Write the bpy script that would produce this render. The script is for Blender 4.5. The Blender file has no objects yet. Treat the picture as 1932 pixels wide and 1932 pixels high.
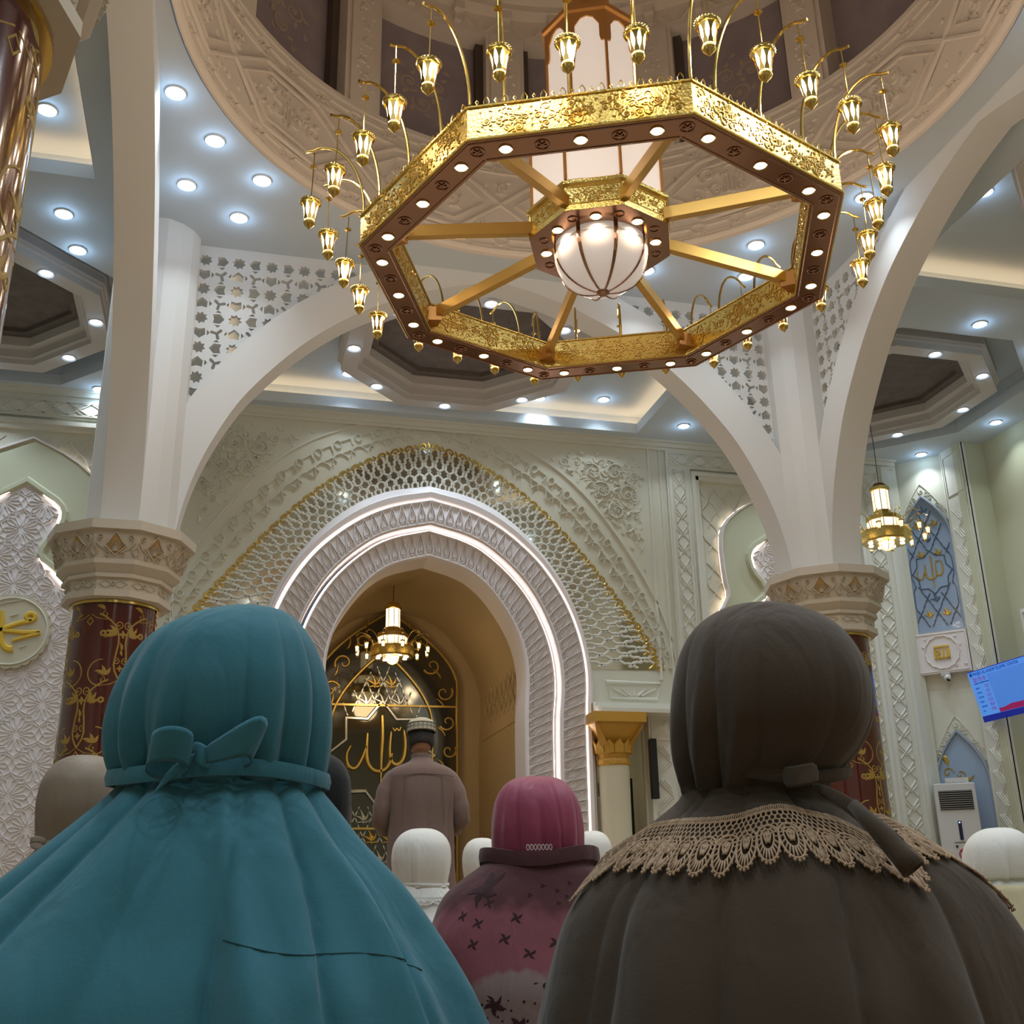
import bpy, bmesh, math, random
from mathutils import Vector, Matrix
PI=math.pi
rnd=random.Random(7)
S=bpy.context.scene
COL=S.collection
Z0=0.55                      # eye height of the photographer, seated on the carpet

# ---------------------------------------------------------------- camera
cam_d=bpy.data.cameras.new('camera'); cam=bpy.data.objects.new('camera',cam_d); COL.objects.link(cam)
cam_d.sensor_width=36; cam_d.sensor_fit='HORIZONTAL'; cam_d.lens=2070/1932*36; cam_d.clip_start=.05; cam_d.clip_end=200
_th,_ro,_yaw=.340,-.019,math.radians(14.6)
def _b(v):
    c,s=math.cos(_yaw),math.sin(_yaw); return Vector((c*v[0]+s*v[1],-s*v[0]+c*v[1],v[2]))
_f=Vector((0,math.cos(_th),math.sin(_th))); _u=Vector((0,-math.sin(_th),math.cos(_th))); _r=Vector((1,0,0))
_r2=_r*math.cos(_ro)+_u*math.sin(_ro); _u2=-_r*math.sin(_ro)+_u*math.cos(_ro)
_R=Matrix((_b(_r2),_b(_u2),-_b(_f))).transposed()
cam.matrix_world=Matrix.Translation((0,0,Z0))@_R.to_4x4()
S.camera=cam

# ---------------------------------------------------------------- world, colour, exposure
W=bpy.data.worlds.new('world'); S.world=W; W.use_nodes=True
W.node_tree.nodes['Background'].inputs[0].default_value=(.75,.82,1,1); W.node_tree.nodes['Background'].inputs[1].default_value=.25
S.view_settings.view_transform='Standard'; S.view_settings.look='None'; S.view_settings.gamma=1
S.view_settings.exposure=-1.1
S.view_settings.use_curve_mapping=False
S.cycles.use_denoising=True
S.cycles.max_bounces=8; S.cycles.diffuse_bounces=4; S.cycles.glossy_bounces=4
S.cycles.sample_clamp_indirect=4
P_DOWN=50.0      # watts of one cool recessed downlight
P_FILL=58.0  # watts of one unseen fill light added near and behind the camera
P_GLOW=3.0       # halo each lamp throws on its own ceiling
P_LANT=15.0       # glow of one pair of chandelier lanterns      
E_LANT=9.0; E_TOWER=.85; E_SPOT=30; E_COVE=10.0; E_LED=20.0

# ---------------------------------------------------------------- materials
MAT={}
def mat(name,col,rough=.6,metal=0,bump=None,emit=None,es=0,spec=.5,coat=0,var=None,trans=0,alpha=1):
    if name in MAT: return MAT[name]
    m=bpy.data.materials.new(name); m.use_nodes=True; n=m.node_tree.nodes; l=m.node_tree.links
    p=n['Principled BSDF']
    p.inputs['Base Color'].default_value=(*col,1); p.inputs['Roughness'].default_value=rough; p.inputs['Metallic'].default_value=metal
    p.inputs['Specular IOR Level'].default_value=spec; p.inputs['Coat Weight'].default_value=coat
    p.inputs['Transmission Weight'].default_value=trans; p.inputs['Alpha'].default_value=alpha
    if emit: p.inputs['Emission Color'].default_value=(*emit,1); p.inputs['Emission Strength'].default_value=es
    tc=n.new('ShaderNodeTexCoord')
    if var:   # (scale, second colour, amount)
        t=n.new('ShaderNodeTexNoise'); t.inputs['Scale'].default_value=var[0]; t.inputs['Detail'].default_value=4
        l.new(tc.outputs['Object'],t.inputs['Vector'])
        r=n.new('ShaderNodeValToRGB'); r.color_ramp.elements[0].position=.35; r.color_ramp.elements[1].position=.7
        r.color_ramp.elements[0].color=(*col,1); r.color_ramp.elements[1].color=(*var[1],1)
        l.new(t.outputs['Fac'],r.inputs[0]); l.new(r.outputs[0],p.inputs['Base Color'])
    if bump:  # (kind, scale, strength, distance)
        k,sc,st,di=bump
        if k=='noise': t=n.new('ShaderNodeTexNoise'); t.inputs['Detail'].default_value=5; out='Fac'
        elif k=='voronoi': t=n.new('ShaderNodeTexVoronoi'); out='Distance'
        elif k=='weave': t=n.new('ShaderNodeTexWave'); t.bands_direction='Z'; out='Fac'; t.inputs['Distortion'].default_value=.4
        t.inputs['Scale'].default_value=sc; l.new(tc.outputs['Object'],t.inputs['Vector'])
        b=n.new('ShaderNodeBump'); b.inputs['Strength'].default_value=st; b.inputs['Distance'].default_value=di
        l.new(t.outputs[out],b.inputs['Height']); l.new(b.outputs[0],p.inputs['Normal'])
    MAT[name]=m; return m
M_white=mat('white_plaster',(.74,.74,.72),.65,bump=('noise',9,.15,.01))
M_ceil=mat('ceiling_paint_led_tint',(.60,.67,.72),.7,bump=('noise',6,.08,.01))  # white paint with the blue of the LED glow put into its colour
M_cove=mat('coffer_paint',(.60,.57,.54),.6)
M_coffer=mat('textured_coffer_paper',(.13,.108,.092),.75,bump=('noise',14,.5,.02),var=(7,(.165,.138,.12)))
M_wall=mat('ivory_wall',(.71,.70,.57),.6,bump=('noise',12,.12,.01))
M_olive=mat('pale_green_wall',(.58,.58,.40),.6,bump=('noise',12,.12,.01))
M_carve=mat('carved_ivory_plaster',(.75,.74,.64),.55)
M_carve2=mat('carved_rose_white_plaster',(.84,.78,.75),.5)  # base whitened in place of LED light on the carving
M_dome=mat('carved_sand_plaster',(.80,.72,.63),.6,bump=('noise',30,.2,.005))
M_panel=mat('dusky_mural_panel',(.30,.25,.28),.55,var=(3,(.38,.32,.33)))
M_mural=mat('faded_mural_flower',(.46,.36,.29),.6)
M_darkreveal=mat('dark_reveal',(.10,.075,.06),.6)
M_cap=mat('stone_capital',(.60,.54,.44),.6,bump=('noise',30,.2,.004))
M_ochre=mat('ochre_gilding',(.50,.30,.08),.5)
M_burg=mat('burgundy_lacquer',(.075,.010,.007),.12,coat=.6)
M_inlay=mat('old_gold_inlay',(.36,.235,.05),.5,spec=.25)
M_gold=mat('engraved_brass',(.66,.50,.15),.27,1,bump=('voronoi',60,.35,.004))
M_goldp=mat('polished_brass',(.74,.54,.17),.16,1)
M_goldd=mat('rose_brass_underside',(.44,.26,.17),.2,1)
M_goldb=mat('brushed_brass_beam',(.70,.43,.12),.3,1)
M_copper=mat('copper_roof',(.62,.30,.09),.35,.7)
M_tower=mat('frosted_lamp_glass',(.80,.74,.70),.35,emit=(1,.84,.72),es=E_TOWER)
M_lglass=mat('lit_lantern_glass',(1,.9,.7),.3,emit=(1,.80,.48),es=E_LANT)
M_lglass2=mat('small_lit_glass',(1,.9,.7),.3,emit=(1,.78,.5),es=4)
M_spot=mat('warm_spot_lens',(1,1,1),.3,emit=(1,.86,.70),es=E_SPOT)
M_down=mat('cool_downlight_lens',(1,1,1),.3,emit=(.80,.92,1),es=14)
M_trim=mat('downlight_trim',(.85,.86,.88),.3)
M_covelamp=mat('warm_cove_strip',(1,.8,.55),.4,emit=(1,.66,.38),es=E_COVE)
M_led=mat('white_led_strip',(1,.95,.92),.4,emit=(1,.85,.81),es=E_LED)
M_led2=mat('warm_led_strip',(1,.9,.8),.4,emit=(1,.72,.5),es=E_LED)
M_glass=mat('dark_mirror_glass',(.10,.095,.07),.06,.75)
M_silver=mat('silver_tracery',(.62,.60,.52),.2,.9)
M_goldleaf=mat('gold_leaf',(.72,.50,.13),.25,.9)
M_mirror=mat('gold_mirror_backing',(.75,.68,.50),.08,.9)
M_blueglass=mat('pale_blue_glass',(.33,.43,.58),.12,0,coat=.5)
M_blueline=mat('blue_grey_tracery',(.13,.18,.25),.25,.4)
M_yellow=mat('golden_yellow_lettering',(.72,.47,.05),.4)
M_niche=mat('ochre_niche_plaster',(.50,.38,.20),.6,bump=('voronoi',22,.25,.01))
M_goldcap=mat('gold_painted_capital',(.60,.33,.045),.42,.1)
M_cream=mat('cream_column',(.68,.62,.44),.45)
M_black=mat('matte_black',(.010,.010,.011),.5)
M_wood=mat('brown_wood',(.20,.10,.04),.5,bump=('noise',20,.2,.005))
M_woodlt=mat('tan_wood',(.42,.29,.15),.5,bump=('noise',20,.2,.005))
M_acw=mat('appliance_white',(.68,.67,.63),.4)
M_acd=mat('vent_dark',(.03,.028,.025),.6)
M_red=mat('sign_red',(.55,.03,.04),.5)
M_carpet=mat('warm_prayer_carpet',(.34,.24,.15),.95,bump=('noise',150,.6,.01),var=(2,(.38,.27,.17)))
M_scr=mat('screen_blue',(.1,.3,.9),.4,emit=(.10,.36,1),es=.95)
M_scr2=mat('screen_photo_blue',(.1,.3,.9),.4,emit=(.07,.28,.95),es=.8)
M_scrt=mat('screen_navy_text',(.0,.02,.2),.4,emit=(.005,.03,.35),es=1)
M_scrp=mat('screen_purple_text',(.2,.02,.2),.4,emit=(.30,.02,.35),es=.8)
M_scrbar=mat('screen_deep_blue',(.0,.02,.3),.4,emit=(.003,.01,.28),es=1)
M_scrr=mat('screen_crimson',(.3,.0,.1),.4,emit=(.38,.01,.12),es=.8)
M_skin=mat('skin',(.36,.18,.10),.5)
M_hair=mat('black_hair',(.012,.009,.008),.6,bump=('noise',120,1,.01))
def cloth(name,col,var=None,rough=.85,sc=260,rump=.5):
    m=mat(name,col,rough,bump=('noise',sc,.25,.0015),var=var,spec=.25)
    n=m.node_tree.nodes; l=m.node_tree.links; b1=[q for q in n if q.type=='BUMP'][0]; tc=[q for q in n if q.type=='TEX_COORD'][0]
    mp=n.new('ShaderNodeMapping'); mp.inputs['Scale'].default_value=(1.6,1.6,.55); l.new(tc.outputs['Object'],mp.inputs['Vector'])
    t=n.new('ShaderNodeTexNoise'); t.inputs['Scale'].default_value=7; t.inputs['Detail'].default_value=3; t.inputs['Distortion'].default_value=.6; l.new(mp.outputs[0],t.inputs['Vector'])
    b2=n.new('ShaderNodeBump'); b2.inputs['Strength'].default_value=rump; b2.inputs['Distance'].default_value=.02; l.new(t.outputs['Fac'],b2.inputs['Height']); l.new(b2.outputs[0],b1.inputs['Normal'])
    m.node_tree.nodes['Principled BSDF'].inputs['Sheen Weight'].default_value=.15
    return m
M_teal=cloth('teal_cotton',(.040,.170,.225),(1.8,(.046,.185,.24)))
M_brown=cloth('dark_brown_cotton',(.066,.047,.032),(2,(.076,.055,.038)))
M_lace=cloth('tan_crochet_lace',(.47,.33,.215),rough=.8)
M_maroon=cloth('maroon_satin',(.29,.050,.10),rough=.5)
M_whitec=cloth('white_cotton',(.74,.74,.70))
M_creamc=cloth('cream_broderie',(.45,.40,.25))
M_blackc=cloth('black_jersey',(.008,.008,.009))
M_beige=cloth('beige_satin',(.26,.205,.15),rough=.5)
M_shirt=cloth('taupe_shirt_cloth',(.165,.115,.10))
M_trous=cloth('dark_trouser_cloth',(.05,.045,.045))
M_capc=cloth('cream_knit_cap',(.46,.43,.32))

# ---------------------------------------------------------------- mesh tools
class MB:
    def __init__(s): s.v=[]; s.f=[]
    def add(s,vs,fs):
        o=len(s.v); s.v+= [tuple(v) for v in vs]; s.f+=[tuple(i+o for i in f) for f in fs]; return s
    def box(s,x0,x1,y0,y1,z0,z1,T=None):
        vs=[(x,y,z) for z in (z0,z1) for y in (y0,y1) for x in (x0,x1)]
        if T: vs=[T(v) for v in vs]
        return s.add(vs,[(0,2,3,1),(4,5,7,6),(0,1,5,4),(2,6,7,3),(0,4,6,2),(1,3,7,5)])
    def prism(s,poly,z0,z1,T=None,cap=True):
        n=len(poly); vs=[(x,y,z0) for x,y in poly]+[(x,y,z1) for x,y in poly]
        if T: vs=[T(v) for v in vs]
        fs=[(i,(i+1)%n,n+(i+1)%n,n+i) for i in range(n)]
        if cap: fs+=[tuple(range(n-1,-1,-1)),tuple(range(n,2*n))]
        return s.add(vs,fs)
    def lathe(s,prof,n=32,c=(0,0),a0=0.,a1=2*PI,rot=0,caps=True):
        """prof: (r,z) list"""
        full=abs(a1-a0-2*PI)<1e-6; m=n if full else n+1
        vs=[(c[0]+r*math.cos(rot+a0+(a1-a0)*i/n),c[1]+r*math.sin(rot+a0+(a1-a0)*i/n),z) for r,z in prof for i in range(m)]
        fs=[]
        for j in range(len(prof)-1):
            for i in range(n):
                i2=(i+1)%m; fs.append((j*m+i,j*m+i2,(j+1)*m+i2,(j+1)*m+i))
        if caps and full:
            if prof[0][0]>1e-5: fs.append(tuple(range(m-1,-1,-1)))
            if prof[-1][0]>1e-5: fs.append(tuple((len(prof)-1)*m+i for i in range(m)))
        return s.add(vs,fs)
    def tube(s,pts,r,n=8,closed=False,caps=True):
        pts=[Vector(p) for p in pts]; N=len(pts); R=r if isinstance(r,(list,tuple)) else [r]*N
        up=None; vs=[]
        for i,p in enumerate(pts):
            a=pts[(i-1)%N] if (closed or i>0) else p; b=pts[(i+1)%N] if (closed or i<N-1) else p
            t=(b-a); t=t.normalized() if t.length>1e-9 else Vector((0,0,1))
            if up is None: up=t.orthogonal().normalized()
            up=(up-t*up.dot(t)); up=up.normalized() if up.length>1e-6 else t.orthogonal().normalized()
            w=t.cross(up)
            for k in range(n):
                an=2*PI*k/n; vs.append(p+(up*math.cos(an)+w*math.sin(an))*R[i])
        fs=[]
        for i in range(N if closed else N-1):
            j=(i+1)%N
            for k in range(n): fs.append((i*n+k,i*n+(k+1)%n,j*n+(k+1)%n,j*n+k))
        if caps and not closed: fs+=[tuple(range(n-1,-1,-1)),tuple((N-1)*n+k for k in range(n))]
        return s.add(vs,fs)
    def sphere(s,c,r,n=12,m=8,T=None):
        rx,ry,rz=r if isinstance(r,(tuple,list)) else (r,r,r)
        vs=[(c[0],c[1],c[2]-rz)]
        for j in range(1,m):
            a=-PI/2+PI*j/m
            for i in range(n): vs.append((c[0]+rx*math.cos(a)*math.cos(2*PI*i/n),c[1]+ry*math.cos(a)*math.sin(2*PI*i/n),c[2]+rz*math.sin(a)))
        vs.append((c[0],c[1],c[2]+rz)); fs=[]
        for i in range(n): fs.append((0,1+(i+1)%n,1+i))
        for j in range(m-2):
            for i in range(n): fs.append((1+j*n+i,1+j*n+(i+1)%n,1+(j+1)*n+(i+1)%n,1+(j+1)*n+i))
        e=len(vs)-1
        for i in range(n): fs.append((e,1+(m-2)*n+i,1+(m-2)*n+(i+1)%n))
        if T: vs=[T(v) for v in vs]
        return s.add(vs,fs)
    def grid(s,rows,closed=False):
        m=len(rows[0]); o=[v for r in rows for v in r]; fs=[]
        for j in range(len(rows)-1):
            for i in range(m if closed else m-1):
                i2=(i+1)%m; fs.append((j*m+i,j*m+i2,(j+1)*m+i2,(j+1)*m+i))
        return s.add(o,fs)
    def stroke(s,pts,w,h,T,closed=False):
        """raised moulding along a 2-D path; T(u,v,height)->xyz; w may be a list"""
        N=len(pts)
        if N<2: return s
        Wd=w if isinstance(w,(list,tuple)) else [w]*N
        vs=[]
        for i,(x,y) in enumerate(pts):
            a=pts[(i-1)%N] if (closed or i>0) else pts[i]; b=pts[(i+1)%N] if (closed or i<N-1) else pts[i]
            tx,ty=b[0]-a[0],b[1]-a[1]; L=math.hypot(tx,ty) or 1; nx,ny=-ty/L,tx/L
            # mitre
            if (closed or 0<i<N-1):
                t1x,t1y=x-a[0],y-a[1]; l1=math.hypot(t1x,t1y) or 1; d=abs((-t1y/l1)*nx+(t1x/l1)*ny); k=1/max(.45,d)
            else: k=1
            q=Wd[i]/2*k
            vs+=[T(x-nx*q,y-ny*q,0),T(x-nx*q*.45,y-ny*q*.45,h),T(x+nx*q*.45,y+ny*q*.45,h),T(x+nx*q,y+ny*q,0)]
        fs=[]
        for i in range(N if closed else N-1):
            j=(i+1)%N
            for k in range(3): fs.append((i*4+k,j*4+k,j*4+k+1,i*4+k+1))
        if not closed: fs+=[(0,1,2,3),(N*4-1,N*4-2,N*4-3,N*4-4)]
        return s.add(vs,fs)
    def strokes(s,L,h,T):
        for st in L: s.stroke(st[0],st[1],h,T,st[2] if len(st)>2 else False)
        return s
    def slab(s,poly,T,h0,h1):
        return s.add([T(x,y,h0) for x,y in poly]+[T(x,y,h1) for x,y in poly],
            [(i,(i+1)%len(poly),len(poly)+(i+1)%len(poly),len(poly)+i) for i in range(len(poly))]+[tuple(range(len(poly)-1,-1,-1)),tuple(range(len(poly),2*len(poly)))])
    def build(s,name,m,parent=None,smooth=False,loc=None,bevel=0,fixn=True):
        me=bpy.data.meshes.new(name); me.from_pydata(s.v,[],s.f); me.validate(verbose=False)
        if fixn:
            b=bmesh.new(); b.from_mesh(me); bmesh.ops.recalc_face_normals(b,faces=b.faces); b.to_mesh(me); b.free()
        me.materials.append(m)
        if smooth:
            me.polygons.foreach_set('use_smooth',[True]*len(me.polygons))
            if smooth!=2:
                try: me.set_sharp_from_angle(angle=math.radians(42))
                except Exception: pass
        o=bpy.data.objects.new(name,me); COL.objects.link(o)
        if parent is not None: o.parent=parent
        if loc: o.location=loc
        if bevel:
            bv=o.modifiers.new('bevel','BEVEL'); bv.width=bevel; bv.segments=2; bv.limit_method='ANGLE'
        return o
def tag(o,label=None,cat=None,group=None,kind=None):
    if label: o['label']=label
    if cat: o['category']=cat
    if group: o['group']=group
    if kind: o['kind']=kind
    return o
def empty(name,loc=(0,0,0),label=None,cat=None,group=None):
    o=bpy.data.objects.new(name,None); o.empty_display_size=.1; COL.objects.link(o); o.location=loc
    return tag(o,label,cat,group)
def copy_tree(o,parent=None):
    c=o.copy(); COL.objects.link(c); c.parent=parent
    for ch in list(o.children): copy_tree(ch,c)
    return c
def struct(o): o['kind']='structure'; return o
def filled(outer,holes,z,name,m,T=None,thick=0,parent=None):
    """flat sheet with real holes (outer, holes: 2-D loops)"""
    cu=bpy.data.curves.new('tmp','CURVE'); cu.dimensions='2D'; cu.fill_mode='BOTH'; cu.extrude=thick/2
    for lp in [outer]+holes:
        sp=cu.splines.new('POLY'); sp.points.add(len(lp)-1)
        for p,q in zip(sp.points,lp): p.co=(q[0],q[1],0,1)
        sp.use_cyclic_u=True
    co=bpy.data.objects.new('tmp',cu); COL.objects.link(co)
    dg=bpy.context.evaluated_depsgraph_get(); me=bpy.data.meshes.new_from_object(co.evaluated_get(dg))
    COL.objects.unlink(co); bpy.data.objects.remove(co); bpy.data.curves.remove(cu)
    for v in me.vertices:
        x,y,h=v.co
        v.co=T(x,y,h) if T else (x,y,z+h)
    me.name=name; me.materials.clear(); me.materials.append(m)
    o=bpy.data.objects.new(name,me); COL.objects.link(o)
    if parent is not None: o.parent=parent
    return o
def circle(cx,cy,r,n=24,a0=0): return [(cx+r*math.cos(a0+2*PI*i/n),cy+r*math.sin(a0+2*PI*i/n)) for i in range(n)]
def arc(cx,cy,r,a0,a1,n=12): return [(cx+r*math.cos(a0+(a1-a0)*i/n),cy+r*math.sin(a0+(a1-a0)*i/n)) for i in range(n+1)]
def spiral(cx,cy,r,a0,turns=1.6,d=1,n=22,k=.12): return [(cx+r*(1-(1-k)*i/n)*math.cos(a0+d*turns*2*PI*i/n),cy+r*(1-(1-k)*i/n)*math.sin(a0+d*turns*2*PI*i/n)) for i in range(n+1)]
def octpoly(cx,cy,ap,n=8,rot=None):
    R=ap/math.cos(PI/n); rot=PI/n if rot is None else rot
    return [(cx+R*math.cos(rot+2*PI*i/n),cy+R*math.sin(rot+2*PI*i/n)) for i in range(n)]
def resample(pts,step,closed=False):
    P=list(pts)+([pts[0]] if closed else []); d=[0]
    for a,b in zip(P,P[1:]): d.append(d[-1]+math.dist(a,b))
    n=max(2,int(round(d[-1]/step))); out=[]; j=0
    for i in range(n+(0 if closed else 1)):
        t=d[-1]*i/n
        while j<len(d)-2 and d[j+1]<t: j+=1
        k=(t-d[j])/max(1e-9,d[j+1]-d[j]); out.append(tuple(P[j][q]+(P[j+1][q]-P[j][q])*k for q in range(len(P[0]))))
    return out
def leaf(x,y,a,L,w):
    """tapered leaf stroke"""
    pts=[(x+L*t*math.cos(a+.5*(t-.5)),y+L*t*math.sin(a+.5*(t-.5))) for t in (0,.25,.5,.75,1)]
    return (pts,[w*.3,w,w*1.15,w*.7,w*.1])
def arabesque(test,x0,x1,y0,y1,s,w,seed=1):
    """field of scrolls and leaves kept where test(x,y) holds"""
    R=random.Random(seed); out=[]; j=0; y=y0+s*.5
    while y<y1:
        x=x0+s*(.5 if j%2 else 1.0)
        while x<x1:
            cx,cy=x+R.uniform(-.06,.06)*s,y+R.uniform(-.06,.06)*s; r=s*.40
            if all(test(cx+r*1.1*math.cos(q),cy+r*1.1*math.sin(q)) for q in (0,PI/2,PI,3*PI/2)):
                d=1 if (j+int(x/s))%2 else -1; a0=R.uniform(0,2*PI)
                sp=spiral(cx,cy,r,a0,1.35,d,18); out.append((sp,[w*(1.1-.5*i/18) for i in range(19)]))
                for q in (.9,2.2,3.9):
                    a=a0+q*d; out.append(leaf(cx+r*1.05*math.cos(a),cy+r*1.05*math.sin(a),a+d*1.0,s*.28,w*1.6))
                out.append((circle(cx,cy,w*.8,8),w*.9,True))
            elif test(cx,cy):
                a=R.uniform(0,6.3)
                if test(cx+s*.3*math.cos(a),cy+s*.3*math.sin(a)): out.append(leaf(cx,cy,a,s*.3,w*1.6))
            x+=s
        y+=s*.82; j+=1
    return out
def star_field(test,x0,x1,y0,y1,a,w):
    """ten-fold rosettes joined by straps, as on the carved wall panels"""
    out=[]; j=0; y=y0
    while y<=y1+a:
        x=x0+(a/2 if j%2 else 0)
        while x<=x1+a:
            for k in range(10):
                t=2*PI*k/10; c,s_=math.cos,math.sin
                p=[(x+a*.10*c(t),y+a*.10*s_(t)),(x+a*.20*c(t+.2),y+a*.20*s_(t+.2)),(x+a*.36*c(t+.16),y+a*.36*s_(t+.16)),(x+a*.42*c(t),y+a*.42*s_(t)),(x+a*.36*c(t-.16),y+a*.36*s_(t-.16)),(x+a*.20*c(t-.2),y+a*.20*s_(t-.2))]
                if all(test(*q) for q in p): out.append((p,w,True))
                q1=[(x+a*.42*c(t),y+a*.42*s_(t)),(x+a*.52*c(t+.31),y+a*.52*s_(t+.31)),(x+a*.42*c(t+.628),y+a*.42*s_(t+.628))]
                if all(test(*q) for q in q1): out.append((q1,w))
            x+=a
        y+=a*.72; j+=1
    return out
def lozenge(test,x0,x1,y0,y1,a,b,w):
    """diagonal strap grid; returned as short strokes clipped by test"""
    out=[]
    n=int((x1-x0)/a)+int((y1-y0)/b)+4
    for s_ in (1,-1):
        for k in range(-n,2*n):
            run=[]; steps=int((y1-y0)/(b/4))+1
            for i in range(steps+1):
                y=y0+i*b/4; x=x0+k*a+s_*(y-y0)/b*a
                wob=.10*a*math.sin(PI*i/2)
                if x0<=x<=x1 and y<=y1 and test(x,y): run.append((x+wob,y))
                else:
                    if len(run)>2: out.append((run,w))
                    run=[]
            if len(run)>2: out.append((run,w))
    return out
def knot(x0,x1,y0,y1,a,w):
    """interlaced strap band running along x"""
    out=[]; h=y1-y0; n=max(1,int(round((x1-x0)/a))); a=(x1-x0)/n
    for i in range(-1,n):
        for f in (0,1):
            q=lambda t:(y0+h*t if not f else y1-h*t)
            p=[(x0+(i+.0)*a,q(.5)),(x0+(i+.35)*a,q(.92)),(x0+(i+.75)*a,q(.92)),(x0+(i+1.65)*a,q(.08)),(x0+(i+2.05)*a,q(.08))]
            p=[(min(x1,max(x0,u)),v) for u,v in p]
            if p[-1][0]-p[0][0]>a*.5: out.append((p,w))
    out+= [([(x0,y0),(x1,y0)],w),([(x0,y1),(x1,y1)],w)]
    return out
def swap(L): return [([(y,x) for x,y in s[0]],)+tuple(s[1:]) for s in L]
# ================================================================ THE SETTING
CX,CY=2.56,6.64                 # centre of the domed bay
COLX=(-1.065,6.19); COLY=(2.98,10.3)
ZC=6.45+Z0                      # flat ceiling
FY=14.22                        # front (qibla) wall
XL,XR,YB=-6.2,10.9,-5.0
def Tz(y):  return lambda u,v,h:(u,y-h,v)          # on a wall facing the camera side (-y)
# floor
struct(MB().box(XL-.2,XR+.2,YB-.2,19,-.2,0).build('floor',M_carpet))
# ceiling with openings for the dome and the trays
DC=(2.47,6.5); DR=3.27
def rect(x0,x1,y0,y1): return [(x0,y0),(x1,y0),(x1,y1),(x0,y1)]
trays=[('cove',rect(-.35,5.55,10.75,13.9),6.8,True),('cove',rect(-4.85,-1.55,3.9,9.33),6.8,True),('cove',rect(6.86,10.0,3.9,9.34),6.8,True),
       ('oct',octpoly(-3.2,12.1,1.88),6.8,False),('oct',octpoly(8.36,12.1,1.88),6.8,False)]
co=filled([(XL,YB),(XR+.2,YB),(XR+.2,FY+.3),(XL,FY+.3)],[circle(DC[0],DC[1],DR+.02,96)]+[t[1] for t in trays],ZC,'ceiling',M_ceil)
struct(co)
def offset_poly(poly,d):
    cx=sum(p[0] for p in poly)/len(poly); cy=sum(p[1] for p in poly)/len(poly); out=[]
    n=len(poly)
    for i in range(n):
        a,b,c=Vector(poly[i-1]),Vector(poly[i]),Vector(poly[(i+1)%n])
        t1=(b-a).normalized(); t2=(c-b).normalized(); n1=Vector((t1.y,-t1.x)); n2=Vector((t2.y,-t2.x))
        if n1.dot(b-Vector((cx,cy)))<0: n1=-n1
        if n2.dot(b-Vector((cx,cy)))<0: n2=-n2
        m=(n1+n2).normalized(); out.append(tuple(b+m*d/max(.3,m.dot(n1))))
    return out
def wallring(mb,poly,z0,z1):
    n=len(poly); return mb.add([(x,y,z0) for x,y in poly]+[(x,y,z1) for x,y in poly],[(i,(i+1)%n,n+(i+1)%n,n+i) for i in range(n)])
def flatring(mb,pi,po,z):
    n=len(pi); return mb.add([(x,y,z) for x,y in pi]+[(x,y,z) for x,y in po],[(i,(i+1)%n,n+(i+1)%n,n+i) for i in range(n)])
ti=0
for kind,poly,zt,lit in trays:
    ti+=1; mb=MB(); off=.2 if lit else .03; po=offset_poly(poly,off); lip=offset_poly(poly,.04)
    zt+=Z0
    wallring(mb,poly,ZC-.002,ZC+.15); flatring(mb,poly,lip,ZC+.15); wallring(mb,lip,ZC+.15,ZC+.06); flatring(mb,lip,po,ZC+.06)
    wallring(mb,po,ZC+.06,zt); mb.add([(x,y,zt) for x,y in po],[tuple(range(len(po)))])
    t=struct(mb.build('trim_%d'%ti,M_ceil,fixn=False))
    if lit:
        a=offset_poly(poly,.08); b=offset_poly(poly,.12); s=MB()
        n=len(a)
        for i in range(n):
            j=(i+1)%n; q=[a[i],a[j],b[j],b[i]]; s.prism(q,ZC+.065,ZC+.115)
        o=s.build('cove_light',M_covelamp)
        nm=['the tray ceiling in front of the prayer niche','the left aisle tray ceiling','the right aisle tray ceiling'][ti-1]
        tag(o,'warm light strip behind the edge of '+nm,'light strip','warm cove strips')
# plain walls
wf=MB()
NX,NHW,NY=2.5,1.34,17.5       # prayer niche centre, half width, back
# front wall with the niche opening
def sym(pts,cx=2.5):            # right-half curve from apex downwards -> whole curve, left foot to right foot
    L=[(2*cx-x,z) for x,z in pts][::-1]
    return L+[p for p in pts if abs(p[0]-cx)>1e-6]
def z0(pts): return [(x,z+Z0) for x,z in pts]
def smooth_poly(pts,n=3):
    for _ in range(n):
        q=[pts[0]]
        for a,b in zip(pts,pts[1:]): q+=[(a[0]*.75+b[0]*.25,a[1]*.75+b[1]*.25),(a[0]*.25+b[0]*.75,a[1]*.25+b[1]*.75)]
        q.append(pts[-1]); pts=q
    return pts
def half(pts): return smooth_poly(z0(pts),2)
A_in =sym(half([(2.5,4.43),(3.0,4.30),(3.29,4.09),(3.55,3.75),(3.74,3.4),(3.83,3.05),(3.84,2.75),(3.81,2.45),(3.80,2.15),(3.80,.8),(3.80,-.55)]))
A_b1 =sym(half([(2.5,4.80),(3.10,4.65),(3.49,4.36),(3.81,4.02),(4.04,3.62),(4.18,3.22),(4.23,2.85),(4.22,2.55),(4.18,2.25),(4.17,.8),(4.17,-.55)]))
A_m  =sym(half([(2.5,4.86),(3.13,4.71),(3.54,4.42),(3.87,4.07),(4.11,3.64),(4.25,3.22),(4.30,2.85),(4.29,2.55),(4.25,2.25),(4.24,.8),(4.24,-.55)]))
A_b2 =sym(half([(2.5,5.21),(3.04,5.09),(3.50,4.86),(3.95,4.48),(4.22,4.13),(4.43,3.74),(4.57,3.32),(4.63,2.95),(4.63,2.65),(4.60,2.3),(4.59,.8),(4.58,-.55)]))
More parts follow.
